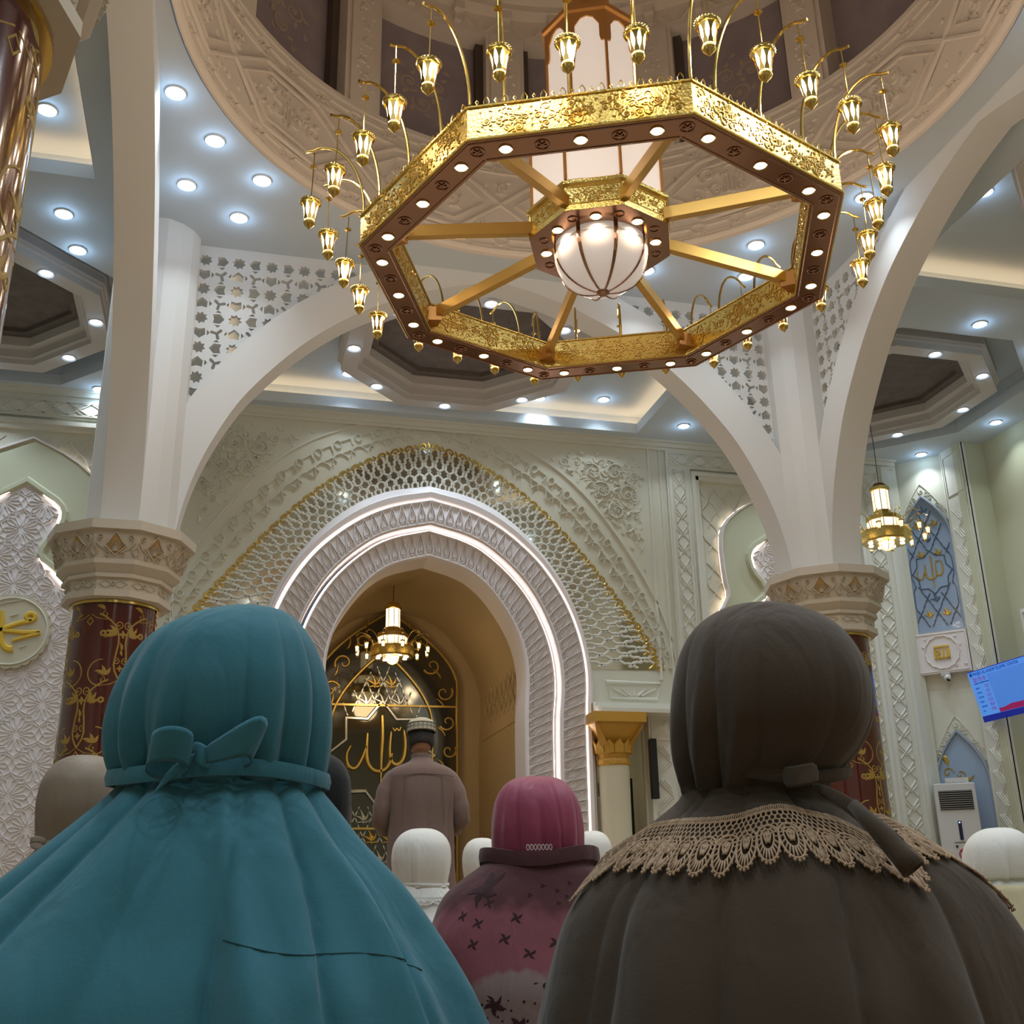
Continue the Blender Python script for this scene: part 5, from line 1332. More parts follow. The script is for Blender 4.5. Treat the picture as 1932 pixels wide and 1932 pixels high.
# ================================================================ PEOPLE
def skin_obj(name,verts,edges,radii,sub=2,root=0):
    me=bpy.data.meshes.new(name); me.from_pydata(verts,edges,[]); o=bpy.data.objects.new(name,me); COL.objects.link(o)
    sk=o.modifiers.new('s','SKIN'); sk.use_smooth_shade=True
    for i,v in enumerate(me.skin_vertices[0].data):
        r=radii[i]; v.radius=r if isinstance(r,tuple) else (r,r)
    me.skin_vertices[0].data[root].use_root=True
    sb=o.modifiers.new('u','SUBSURF'); sb.levels=sub; sb.render_levels=sub
    dg=bpy.context.evaluated_depsgraph_get(); m2=bpy.data.meshes.new_from_object(o.evaluated_get(dg)); bpy.data.objects.remove(o); bpy.data.meshes.remove(me); return m2
def chain(pts,rs): return pts,[(i,i+1) for i in range(len(pts)-1)],rs
def merge_remesh(name,meshes,m,vox,parent):
    b=bmesh.new()
    for me in meshes: b.from_mesh(me)
    me=bpy.data.meshes.new(name); b.to_mesh(me); b.free()
    for q in meshes: bpy.data.meshes.remove(q)
    o=bpy.data.objects.new(name,me); COL.objects.link(o)
    r=o.modifiers.new('r','REMESH'); r.mode='VOXEL'; r.voxel_size=vox; r.use_smooth_shade=True
    sm=o.modifiers.new('k','SMOOTH'); sm.factor=.5; sm.iterations=2
    dg=bpy.context.evaluated_depsgraph_get(); m2=bpy.data.meshes.new_from_object(o.evaluated_get(dg)); bpy.data.objects.remove(o); bpy.data.meshes.remove(me)
    m2.name=name; m2.materials.clear(); m2.materials.append(m); m2.polygons.foreach_set('use_smooth',[True]*len(m2.polygons))
    o=bpy.data.objects.new(name,m2); COL.objects.link(o); o.parent=parent; return o
def ell(c,r,n=20,m=14,rot=None):
    T=None
    if rot is not None:
        M=Matrix.Rotation(rot,3,'X'); cc=Vector(c); T=lambda v:tuple(M@(Vector(v)-cc)+cc)
    mb=MB().sphere(c,r,n,m,T=T); me=bpy.data.meshes.new('e'); me.from_pydata(mb.v,[],mb.f); return me
def head_meshes(c,pitch=-.25):
    """head 0.2 m tall facing +y; c = head centre"""
    M=Matrix.Rotation(pitch,3,'X'); C=Vector(c)
    P=lambda x,y,z: tuple(M@Vector((x,y,z))+C)
    E=lambda p,r: ell(P(*p),r,18,12,pitch)
    L=[ell(c,(.074,.092,.098),24,18,pitch),E((0,.022,-.052),(.054,.066,.062)),E((0,.070,-.098),(.024,.020,.020)),
       E((0,.098,-.012),(.011,.016,.026)),E((0,.106,-.030),(.016,.012,.010)),E((0,.088,-.062),(.024,.012,.006)),E((0,.086,-.072),(.020,.012,.007)),
       E((.031,.082,.008),(.017,.010,.010)),E((-.031,.082,.008),(.017,.010,.010)),E((.031,.084,.030),(.022,.010,.006)),E((-.031,.084,.030),(.022,.010,.006)),
       E((.076,.0,-.008),(.008,.018,.030)),E((-.076,.0,-.008),(.008,.018,.030)),E((.042,.066,-.032),(.018,.018,.018)),E((-.042,.066,-.032),(.018,.018,.018))]
    return L
def hand_meshes(w,d,up,s=1):
    """w wrist point, d finger direction, up back-of-hand normal; s=+1 right hand"""
    w=Vector(w); d=Vector(d).normalized(); up=Vector(up); up=(up-d*up.dot(d)).normalized(); sd=d.cross(up)*s
    P=lambda a,b,c: tuple(w+d*a+sd*b+up*c)
    out=[]
    out.append(skin_obj('h',[P(-.03,0,0),P(0,0,0),P(.045,0,.004),P(.085,0,.004)],[(0,1),(1,2),(2,3)],[(.024,.019),(.026,.017),(.040,.014),(.040,.012)],1))
    for i,(b,L) in enumerate([(-.030,.066),(-.010,.076),(.011,.071),(.031,.054)]):
        out.append(skin_obj('h',[P(.060,b*.9,.003),P(.088,b,.004),P(.088+L*.42,b*1.06,-.002),P(.088+L*.75,b*1.08,-.014),P(.088+L*.97,b*1.08,-.026)],[(0,1),(1,2),(2,3),(3,4)],[.010,.0095,.0088,.008,.0068],1))
    out.append(skin_obj('h',[P(.012,-.020,-.004),P(.042,-.048,-.010),P(.066,-.062,-.016),P(.086,-.068,-.022)],[(0,1),(1,2),(2,3)],[.014,.012,.010,.008],1))
    return out
def body_seated(parent,hd,scale=1):
    """kneeling seated figure, feet tucked behind; hd head centre"""
    hx,hy,hz=hd
    V=[(0,-.02,.20),(0,-.03,.33),(0,-.03,.45),(0,-.01,.54),(0,hy*.5-.0,hz-.15),(0,hy-.01,hz-.07)]
    E=[(0,1),(1,2),(2,3),(3,4),(4,5)]; R=[(.15,.12),(.125,.10),(.145,.105),(.10,.08),(.05,.05),(.05,.055)]
    for s in (-1,1):
        b=len(V); V+= [(s*.16,-.01,.535),(s*.20,.03,.40),(s*.20,.12,.30),(s*.12,.27,.265)]; E+=[(3,b),(b,b+1),(b+1,b+2),(b+2,b+3)]; R+=[.055,.045,.038,.026]
        b=len(V); V+= [(s*.10,.0,.18),(s*.13,.22,.16),(s*.14,.40,.11)]; E+=[(0,b),(b,b+1),(b+1,b+2)]; R+=[.10,.085,.06]
        b2=len(V); V+= [(s*.14,.36,.06),(s*.12,.10,.055),(s*.10,-.16,.05),(s*.09,-.30,.035)]; E+=[(b+2,b2),(b2,b2+1),(b2+1,b2+2),(b2+2,b2+3)]; R+=[.055,.055,.04,.028]
    ms=[skin_obj('b',V,E,R,2)]+head_meshes(hd)
    for s in (-1,1): ms+=hand_meshes((s*.12,.275,.262),(-s*.25,1,-.25),(0,.25,1),s)
    return merge_remesh('body',ms,M_skin,.0075,parent)
def spl(rows,n):
    """Catmull-Rom over the row tuples"""
    out=[]; N=len(rows)-1
    for i in range(n+1):
        t=N*i/n; k=min(N-1,int(t)); u=t-k
        p=[rows[max(0,k-1)],rows[k],rows[k+1],rows[min(N,k+2)]]
        out.append(tuple(.5*((2*p[1][q])+(-p[0][q]+p[2][q])*u+(2*p[0][q]-5*p[1][q]+4*p[2][q]-p[3][q])*u*u+(-p[0][q]+3*p[1][q]-3*p[2][q]+p[3][q])*u*u*u) for q in range(len(rows[0]))))
    return out
def folds(R,n,lo=.5,hi=1.0):
    """a set of angular creases: (angle, width, height)"""
    return [(R.uniform(0,2*PI),R.uniform(.05,.16),R.uniform(lo,hi)*(1 if R.random()<.62 else -1)) for _ in range(n)]
def crease(F,a,drift=0):
    s=0
    for c,w,h in F:
        d=(a-c-drift*h+PI)%(2*PI)-PI; s+=h*(math.exp(-(d/(w*1.7))**2) if h>0 else math.exp(-abs(d)/(w*.62)))
    return s
def drape(name,m,rows,parent,nz=80,na=200,fold=None,face=None,thick=.0025,zfade=None,smoothn=0,noise=0,hem=None,pw=2.2):
    """rows: (z, cx, cy, half width left, right, half depth back, front). fold: fn(a,t,z)->radial offset"""
    S_=spl(rows,nz); R=[]
    for i,(z,cx,cy,al,ar,bb,bf) in enumerate(S_):
        r=[]; t=i/nz
        for k in range(na):
            a=2*PI*k/na; c,s=math.cos(a),math.sin(a)
            ex=2/pw; c2=math.copysign(abs(c)**ex,c); s2=math.copysign(abs(s)**ex,s)
            A=max(.0005,ar if c>0 else al); B=max(.0005,bf if s>0 else bb)
            x,y=A*c2,B*s2; o=fold(a,t,z) if fold else 0
            l=math.hypot(x,y) or 1; zz=z+(hem(a,t) if hem else 0)
            r.append((cx+x*(1+o/l),cy+y*(1+o/l),zz))
        R.append(r)
    mb=MB(); o_=[v for r in R for v in r]; fs=[]
    for j in range(nz):
        for i in range(na):
            i2=(i+1)%na; q=(j*na+i,(j+1)*na+i,(j+1)*na+i2,j*na+i2)
            if face:
                x,y,z=[sum(o_[v][w] for v in q)/4 for w in (0,1,2)]
                if face(x,y,z): continue
            fs.append(q)
    if not face or True:
        top=len(o_); z,cx,cy=S_[0][:3]
        o_.append((cx,cy,z+.001)); fs+=[(top,i,(i+1)%na) for i in range(na)]
    mb.add(o_,fs); o=mb.build(name,m,parent,smooth=2)
    sd=o.modifiers.new('thickness','SOLIDIFY'); sd.thickness=thick; sd.offset=-1
    return o
def tie_band(name,m,z,cx,cy,a,b,parent,h=.018,wob=.002,seed=1,th=.003):
    R=random.Random(seed); ph=R.uniform(0,6); rows=[]
    for q,(dz,dr) in enumerate([(-h/2,-.002),(-h/2,th),(0,th+.002),(h/2,th),(h/2,-.002)]):
        rows.append([(cx+(a+dr)*math.cos(t),cy+(b+dr)*math.sin(t),z+dz+wob*math.sin(3*t+ph)) for t in [2*PI*i/96 for i in range(96)]])
    return MB().grid(rows,True).build(name,m,parent,smooth=True,fixn=True)
def ribbon(name,m,pts,w,parent,axis=(0,0,1),th=.0015):
    """strip of cloth along pts, width direction given per point or fixed"""
    P=[Vector(p) for p in pts]; rows=[[],[]]
    for i,p in enumerate(P):
        ax=Vector(axis[i] if isinstance(axis,list) else axis).normalized(); ww=w[i] if isinstance(w,list) else w
        rows[0].append(tuple(p-ax*ww/2)); rows[1].append(tuple(p+ax*ww/2))
    o=MB().grid(rows).build(name,m,parent,smooth=2,fixn=False); s=o.modifiers.new('t','SOLIDIFY'); s.thickness=th; s.offset=0
    sb=o.modifiers.new('s','SUBSURF'); sb.levels=1; sb.render_levels=1; return o
# ---------------------------------------------------------------- the person in teal
def veil_profile_fold(Fh,Fc,zt,Ah,Ac,ztop,dr=.0):
    def f(a,t,z):
        if z>zt:
            k=(ztop-z)/(ztop-zt); return Ah*crease(Fh,a,.10*(1-k))*(k**1.1)
        k=min(1,(zt-z)/.22); return Ac*crease(Fc,a,dr*k)*(.25+.75*k)
    return f
p=empty('person',(-.021+.012,1.36,0),'person in teal prayer veil with a bow, nearest at left, back turned','person')
R=random.Random(11)
body_seated(p,(0,.02,.765)); BODY=p.children[0]
Fh=[(-PI/2+d,w,h) for d,w,h in [(-1.35,.07,.7),(-1.1,.06,-.5),(-.92,.06,.9),(-.7,.07,-.6),(-.5,.06,.8),(-.3,.07,-.5),(-.08,.10,.35),(.22,.06,-.7),(.4,.07,.9),(.6,.06,-.6),(.78,.06,.8),(.98,.06,-.7),(1.2,.08,.7),(1.45,.07,.5)]]+[(PI/2+d,.1,.4) for d in (-.9,.9)]
Fc=[(-PI/2+d,w,h) for d,w,h in [(-1.5,.10,.8),(-1.25,.07,-.8),(-1.0,.10,.9),(-.72,.07,-1.0),(-.55,.08,.7),(-.30,.10,-.5),(.04,.05,.9),(.12,.06,-.8),(.34,.10,.6),(.55,.06,-1.0),(.72,.08,.9),(.93,.06,-.7),(1.15,.09,.8),(1.45,.08,-.6)]]+folds(R,6)
rows=[(.893,.03,.0,.01,.01,.01,.01),(.889,.025,.0,.045,.045,.05,.05),(.870,.012,.0,.080,.080,.085,.08),(.840,.005,.0,.104,.104,.112,.10),(.795,.002,.0,.121,.121,.128,.112),(.750,.0,.0,.126,.126,.128,.115),(.715,.0,.0,.121,.123,.118,.11),(.690,.003,.0,.113,.115,.105,.10),(.680,.005,.0,.108,.111,.098,.095),(.672,.005,.0,.112,.115,.103,.10),(.650,.005,.0,.132,.132,.122,.12),(.615,.003,.0,.165,.160,.145,.15),(.570,.0,.0,.208,.205,.165,.19),(.52,.0,.0,.255,.240,.185,.22),(.46,.0,.0,.30,.275,.21,.27),(.38,.0,.01,.335,.312,.235,.33),(.28,.0,.03,.345,.325,.25,.38),(.16,.0,.05,.34,.33,.27,.44),(.05,.0,.06,.34,.33,.29,.48),(.008,.0,.06,.34,.33,.30,.50)]
facef=lambda x,y,z: y>.06 and (x/.062)**2+((z-.755)/.082)**2<1
cap=drape('prayer_veil',M_teal,rows,p,nz=120,na=300,fold=veil_profile_fold(Fh,Fc,.680,.016,.028,.893,.12),face=facef,pw=2.05)
sb=cap.modifiers.new('sub','SUBSURF'); sb.levels=0; sb.render_levels=1
def on_drape(rows,fold,pw=2.2):
    S_=spl(rows,300)
    def f(a,z,e=.002):
        r=min(S_,key=lambda q:abs(q[0]-z)); c,s=math.cos(a),math.sin(a); ex=2/pw; c2=math.copysign(abs(c)**ex,c); s2=math.copysign(abs(s)**ex,s)
        A=r[4] if c>0 else r[3]; B=r[6] if s>0 else r[5]; x,y=A*c2,B*s2; l=math.hypot(x,y); o=fold(a,0,z)+e; return (r[1]+x*(1+o/l),r[2]+y*(1+o/l),z)
    return f
fT=on_drape(rows,veil_profile_fold(Fh,Fc,.680,.016,.028,.893,.12),2.05)
MB().tube([fT(-PI/2+.05+.9*i/30,.520-.006*math.sin(i*.22)-.0012*i,.0004) for i in range(31)],.0007,5).build('hem_crease',mat('teal_crease_shade',(.012,.05,.065),.9),p)  # dark line laid on the veil as the shade of a crease
tie_band('veil_tie',M_teal,.688,.004,.0,.1235,.1185,p,.018,.003,2)
def loop(cx,cz,r,tilt,n=14,y=-.125,w=.034,sx=1,ln=1.0,name='bow_loop'):
    pts=[];ax=[]
    for i in range(n+1):
        a=2*PI*i/n; pts.append((cx+sx*r*ln*math.cos(a),y-.018-.022*math.sin(a)*1.0,cz+r*.35*math.sin(a)+tilt*math.cos(a)*r)); ax.append((.12*sx,-.35,1))
    return ribbon(name,M_teal,pts,w,p,ax)
loop(-.049,.702,.022,.0,y=-.118,w=.040)
ribbon('bow_loop',M_teal,[(-.02,-.122,.700),(.0,-.145,.705),(.022,-.158,.715),(.036,-.160,.720),(.044,-.140,.716),(.040,-.122,.705),(.02,-.118,.70),(-.01,-.118,.698)],[.018,.030,.044,.052,.046,.036,.024,.016],p,[(0,-.2,1),(.1,-.3,1),(.2,-.3,1),(.35,-.2,1),(.5,0,1),(.3,0,1),(.1,0,1),(0,0,1)])
ribbon('bow_knot',M_teal,[(-.028,-.118,.706),(-.022,-.134,.703),(-.014,-.137,.700),(-.006,-.120,.696)],.026,p,(0,0,1))
ribbon('tie_tail',M_teal,[(-.02,-.124,.700),(-.035,-.138,.690),(-.052,-.142,.676),(-.060,-.138,.664)],[.018,.026,.03,.026],p,(.5,0,1))
def lace_strip(name,m,P,parent,w,cells,thick=.0018,seed=1,scal=True,yaw=None):
    """crochet lace along curve P (list of (x,y,z) top edge) hanging by vector fn; built from thread tubes"""
    mb=MB(); n=len(P)-1
    def S_(u,v):
        k=min(n-1e-6,max(0,u*n)); i=int(k); t=k-i
        a,b=P[i],P[i+1]; top=[a[0][q]*(1-t)+b[0][q]*t for q in range(3)]; dn=[a[1][q]*(1-t)+b[1][q]*t for q in range(3)]
        return tuple(top[q]+dn[q]*v*w for q in range(3))
    rowsn=5; cm=int(cells*1.25)
    for j in range(rowsn):
        for i in range(cm):
            u0=(i+(.5 if j%2 else 0))/cm; v0=.14+.082*j
            if u0>1: continue
            pts=[S_(min(1,max(0,u0+.5/cm*math.cos(t))),v0+.050*math.sin(t)) for t in [PI/3*q+.3 for q in range(6)]]
            mb.tube(pts,thick*.62,4,True)
    for v,rr in ((.0,1.1),(.09,1.3),(.10,.8),(.50,1.0)): mb.tube([S_(i/(cells*2),v+.008*math.sin(i*2.4)) for i in range(cells*2+1)],thick*rr*.8,4)
    for i in range(cells*3):
        u=(i+.5)/(cells*3); mb.tube([S_(u,0),S_(u,.09)],thick*.7,4)
    m_=max(3,int(cells/2.6))
    for i in range(m_):
        uc=(i+.5)/m_; du=.5/m_
        for rr,th in ((1.0,1.2),(.58,1.0),(.28,1.1)):
            mb.tube([S_(min(1,max(0,uc+du*rr*math.cos(t))),.52+.46*rr*math.sin(t)*(1 if math.sin(t)>0 else .35)) for t in [PI*q/14-.25*PI*0 for q in range(0,29)]],thick*th,4,False)
        for q in range(11):
            t=PI*(q+.5)/11; a=S_(min(1,max(0,uc+du*.55*math.cos(t))),.52+.25*math.sin(t)); b=S_(min(1,max(0,uc+du*1.0*math.cos(t))),.52+.46*math.sin(t)); mb.tube([a,b],thick*.9,4)
            c=S_(min(1,max(0,uc+du*1.05*math.cos(t))),.52+.50*math.sin(t)); mb.sphere(c,thick*1.5,5,4)
        for q in range(6):
            t=2*PI*q/6; mb.tube([S_(uc,.58),S_(uc+du*.28*math.cos(t),.58+.10*math.sin(t))],thick*1.2,4)
    return mb.build(name,m,parent,fixn=False,smooth=2)
# ---------------------------------------------------------------- the person in dark brown
p=empty('person',(.655,1.245,0),'person in dark brown prayer veil with tan lace collar, nearest at right','person'); p.rotation_euler=(0,0,-.488+.12)
c=BODY.copy(); COL.objects.link(c); c.parent=p
R=random.Random(5)
Fh=[(-PI/2+d,w,h) for d,w,h in [(-1.3,.09,.5),(-1.05,.07,-.7),(-.85,.06,.8),(-.62,.07,-.9),(-.4,.06,.8),(-.18,.07,-.6),(.1,.12,.3),(.5,.10,-.25),(.85,.12,.3),(1.2,.1,-.3)]]
Fc=[(-PI/2+d,w,h) for d,w,h in [(-1.3,.16,.7),(-.95,.10,-.6),(-.6,.12,.6),(-.28,.08,-.8),(-.02,.10,.8),(.2,.06,-.9),(.42,.09,.6),(.75,.10,-.6),(1.05,.10,.8),(1.4,.09,-.8)]]+folds(R,5)
rows=[(.895,-.01,.0,.01,.01,.01,.01),(.890,-.008,-.01,.05,.045,.055,.05),(.868,-.003,-.012,.088,.082,.09,.085),(.835,.0,-.014,.112,.104,.118,.105),(.79,.0,-.014,.124,.117,.135,.115),(.745,-.003,-.012,.126,.116,.134,.112),(.710,-.010,-.008,.118,.104,.116,.105),(.685,-.018,-.004,.104,.086,.094,.095),(.668,-.022,.0,.096,.078,.082,.09),(.655,-.02,.0,.108,.088,.09,.095),(.63,-.012,.0,.150,.118,.12,.12),(.60,-.01,.0,.195,.160,.142,.15),(.565,-.005,.0,.232,.200,.162,.18),(.52,-.005,.0,.258,.228,.182,.21),(.45,.0,.0,.282,.245,.205,.26),(.36,.0,.01,.305,.268,.225,.32),(.26,.0,.03,.31,.28,.24,.38),(.14,.0,.05,.31,.29,.26,.44),(.04,.0,.06,.31,.30,.28,.48),(.008,.0,.06,.31,.30,.28,.49)]
drape('prayer_veil',M_brown,rows,p,nz=120,na=300,fold=veil_profile_fold(Fh,Fc,.668,.0130,.020,.895,.1),face=lambda x,y,z:y>.035 and (x/.075)**2+((z-.745)/.085)**2<1,pw=2.1).modifiers.new('sub','SUBSURF').levels=0
ribbon('veil_tie',M_brown,[(-.118,.03,.715),(-.112,-.02,.708),(-.090,-.062,.698),(-.05,-.094,.684),(-.01,-.104,.676),(.03,-.100,.674),(.07,-.07,.68),(.082,-.02,.69)],.016,p,(0,0,1),.004)
ribbon('tie_tail',M_brown,[(-.01,-.106,.676),(-.005,-.128,.672),(.018,-.138,.675),(.03,-.118,.678)],.026,p,(0,.2,1),.002)
ribbon('tie_tail',M_brown,[(.02,-.11,.668),(.045,-.135,.650),(.065,-.155,.628),(.085,-.172,.604),(.095,-.180,.592)],[.012,.018,.02,.022,.024],p,(1,-.5,.5),.003)
MB().tube([(.055,-.155,.640),(.075,-.172,.612),(.094,-.186,.584),(.102,-.190,.572)],[.007,.010,.0125,.0135],14,caps=False).build('rolled_tie_end',M_brown,p,smooth=True,fixn=False).modifiers.new('t','SOLIDIFY').thickness=.002
# lace collar: follows the shoulders of the veil
def shoulder(a,z,rows=rows):
    for r0,r1 in zip(rows,rows[1:]):
        if r1[0]<=z<=r0[0]:
            t=(r0[0]-z)/(r0[0]-r1[0]); r=[r0[q]+(r1[q]-r0[q])*t for q in range(7)]; break
    c,s=math.cos(a),math.sin(a); c2=math.copysign(abs(c)**.95,c); s2=math.copysign(abs(s)**.95,s); A=r[4] if c>0 else r[3]; B=r[6] if s>0 else r[5]
    e=.012+.0125*max(0,crease(Fc,a,.05))*.6
    return (r[1]+(A+e)*c2,r[2]+(B+e)*s2,z+.004)
fB=on_drape(rows,veil_profile_fold(Fh,Fc,.668,.0130,.020,.895,.1),2.1)
P=[]
for i in range(60):
    t=i/59; a=PI+.25+(PI-.5)*t if True else 0
    zt_=.628+.022*math.exp(-((t-.50)/.13)**2)-.020*math.exp(-((t-.72)/.05)**2)+.006*math.sin(9*t)
    if t<.08: zt_-= (.08-t)*.35
    if t>.9: zt_-= (t-.9)*.5
    top=Vector(fB(a,zt_,.008)); bot=Vector(fB(a,zt_-.058,.009)); d=(bot-top).normalized()
    P.append((tuple(top),tuple(d)))
lace_strip('lace_collar',M_lace,P,p,.080,60,.00125)
# lace of the veil edge beside the face
P=[]
for i in range(16):
    t=i/15; z=.81-.13*t; P.append(((-.098-.022*math.sin(PI*t)*.6,.075-.02*t,z),(-.35,.93,0)))
lace_strip('face_lace',M_lace,P,p,.030,12,.0011)
# ---------------------------------------------------------------- the person in maroon
def patterned_shawl():
    m=cloth('patterned_mauve_shawl',(.17,.062,.072)); n=m.node_tree.nodes; l=m.node_tree.links; b=n['Principled BSDF']
    tc=n.new('ShaderNodeTexCoord'); sep=n.new('ShaderNodeSeparateXYZ'); l.new(tc.outputs['Object'],sep.inputs[0])
    no=n.new('ShaderNodeTexNoise'); no.inputs['Scale'].default_value=9; no.inputs['Detail'].default_value=3; l.new(tc.outputs['Object'],no.inputs['Vector'])
    ad=n.new('ShaderNodeMath'); ad.operation='MULTIPLY_ADD'; l.new(no.outputs['Fac'],ad.inputs[0]); ad.inputs[1].default_value=.16; l.new(sep.outputs['Z'],ad.inputs[2])
    r=n.new('ShaderNodeValToRGB'); e=r.color_ramp.elements; e[0].position=.34; e[0].color=(.25,.145,.145,1); e[1].position=.66; e[1].color=(.085,.032,.037,1)
    for p_,c_ in ((.405,(.29,.21,.21,1)),(.47,(.285,.215,.21,1)),(.485,(.26,.085,.105,1)),(.59,(.24,.080,.10,1)),(.62,(.10,.036,.042,1))): q=e.new(p_); q.color=c_
    l.new(ad.outputs[0],r.inputs[0])
    v=n.new('ShaderNodeTexVoronoi'); v.inputs['Scale'].default_value=75; l.new(tc.outputs['Object'],v.inputs['Vector'])
    lt=n.new('ShaderNodeMath'); lt.operation='LESS_THAN'; lt.inputs[1].default_value=.24; l.new(v.outputs['Distance'],lt.inputs[0])
    z=n.new('ShaderNodeMath'); z.operation='LESS_THAN'; z.inputs[1].default_value=.36; l.new(sep.outputs['Z'],z.inputs[0])
    mu=n.new('ShaderNodeMath'); mu.operation='MULTIPLY'; l.new(lt.outputs[0],mu.inputs[0]); l.new(z.outputs[0],mu.inputs[1])
    mx=n.new('ShaderNodeMix'); mx.data_type='RGBA'; l.new(mu.outputs[0],mx.inputs['Factor']); l.new(r.outputs[0],mx.inputs['A']); mx.inputs['B'].default_value=(.05,.02,.022,1); l.new(mx.outputs['Result'],b.inputs['Base Color'])
    return m
M_shawl=patterned_shawl(); M_print=cloth('dark_print',(.045,.018,.022))
p=empty('person',(.70,2.52,0),'person in maroon headscarf and patterned mauve shawl in the middle','person'); p.rotation_euler=(0,0,-.18)
c=BODY.copy(); COL.objects.link(c); c.parent=p; c.location=(0,0,-.06)
R=random.Random(8)
Fh=[(-PI/2+d,w,h) for d,w,h in [(-1.2,.10,.5),(-.8,.08,.7),(-.45,.07,-.6),(-.2,.08,.8),(.05,.06,-.6),(.3,.06,.9),(.45,.07,-.9),(.7,.08,.6),(1.0,.1,-.4),(1.3,.1,.5)]]
rows=[(.820,-.0,.0,.01,.01,.01,.01),(.815,.0,.0,.05,.05,.05,.05),(.795,.0,.0,.078,.078,.085,.08),(.76,.0,.0,.096,.096,.110,.10),(.71,.0,.0,.103,.103,.120,.105),(.66,.0,.0,.103,.103,.115,.10),(.62,.0,.0,.101,.101,.105,.095),(.58,.0,.0,.105,.105,.105,.10),(.55,0,0,.12,.12,.12,.11)]
drape('headscarf',M_maroon,rows,p,nz=70,na=220,fold=lambda a,t,z:.010*crease(Fh,a,.15*(z-.6)*5)*min(1,(.82-z)/.12),face=lambda x,y,z:y>.045 and (x/.062)**2+((z-.695)/.08)**2<1)
Fc=folds(R,14)
rows=[(.650,.01,.0,.108,.108,.118,.11),(.648,.01,.0,.115,.115,.125,.11),(.640,.01,.0,.122,.120,.130,.12),(.622,.0,.0,.132,.128,.135,.13),(.600,-.0,.0,.165,.160,.142,.14),(.565,-.01,.0,.198,.19,.155,.16),(.52,-.01,.0,.222,.21,.17,.19),(.46,-.01,.0,.236,.225,.185,.22),(.38,-.0,.0,.236,.235,.20,.26),(.30,.0,.02,.225,.24,.21,.30),(.20,.0,.04,.225,.24,.23,.36),(.10,.0,.06,.23,.24,.25,.42),(.01,.0,.06,.24,.25,.27,.46)]
shr=rows
sh=drape('shawl',M_shawl,rows,p,nz=90,na=240,fold=lambda a,t,z:.007*crease(Fc,a)*min(1,(.66-z)/.2),thick=.004)
tie_band('shawl_roll',M_shawl,.640,.005,.0,.120,.128,p,.030,.007,5,.016)
def onsh(a,z,e=.004):
    for r0,r1 in zip(shr,shr[1:]):
        if r1[0]<=z<=r0[0]: t=(r0[0]-z)/(r0[0]-r1[0]); r=[r0[q]+(r1[q]-r0[q])*t for q in range(7)]; break
    c_,s_=math.cos(a),math.sin(a); c2=math.copysign(abs(c_)**(2/2.2),c_); s2=math.copysign(abs(s_)**(2/2.2),s_); A=r[4] if c_>0 else r[3]; B=r[6] if s_>0 else r[5]
    o=.007*crease(Fc,a)*min(1,(.66-z)/.2); x,y=A*c2,B*s2; l_=math.hypot(x,y); return (r[1]+x*(1+(o+e)/l_),r[2]+y*(1+(o+e)/l_),z)
mb=MB(); Tsh=lambda u,v,h:onsh(-PI/2+u/.2,v,.001+h)
for (x,z) in [(-.10,.545),(-.115,.505),(-.04,.515),(-.06,.475),(-.12,.465),(.02,.465),(-.02,.445),(.075,.455),(.10,.50),(.13,.475),(-.155,.52),(.09,.42)]:
    for q in range(4): L_=leaf(x,z,q*PI/2+.4,.013,.0045); mb.stroke(L_[0],L_[1],.0003,Tsh)
for (x,z) in [(-.0,.575),(.03,.565),(.06,.58),(.05,.553),(.09,.57),(-.02,.557),(.075,.545),(.11,.555),(.03,.54),(.13,.58)]: mb.stroke([(x,z),(x+.007,z+.003),(x,z+.006)],.0016,.0003,Tsh,True)
for (x,z,s_) in [(-.125,.575,.04),(.0,.395,.022),(.06,.36,.024),(-.09,.35,.022),(.12,.40,.02),(-.05,.31,.02)]:
    for q in range(5): L_=leaf(x,z,q*1.256+.7,s_,s_*.42); mb.stroke(L_[0],L_[1],.0003,Tsh)
mb.build('printed_motifs',M_print,p,fixn=False)
mb=MB()
for i in range(7): a=-PI/2-.25+i*.065; mb.tube([(.127*math.cos(a+.024*math.cos(t)),-.0+.135*math.sin(a+.024*math.cos(t)),.657+.006*math.sin(t)) for t in [2*PI*q/10 for q in range(10)]],.0012,4,True)
mb.build('scarf_lace_edge',mat('pale_lace',(.6,.5,.47),.7),p)
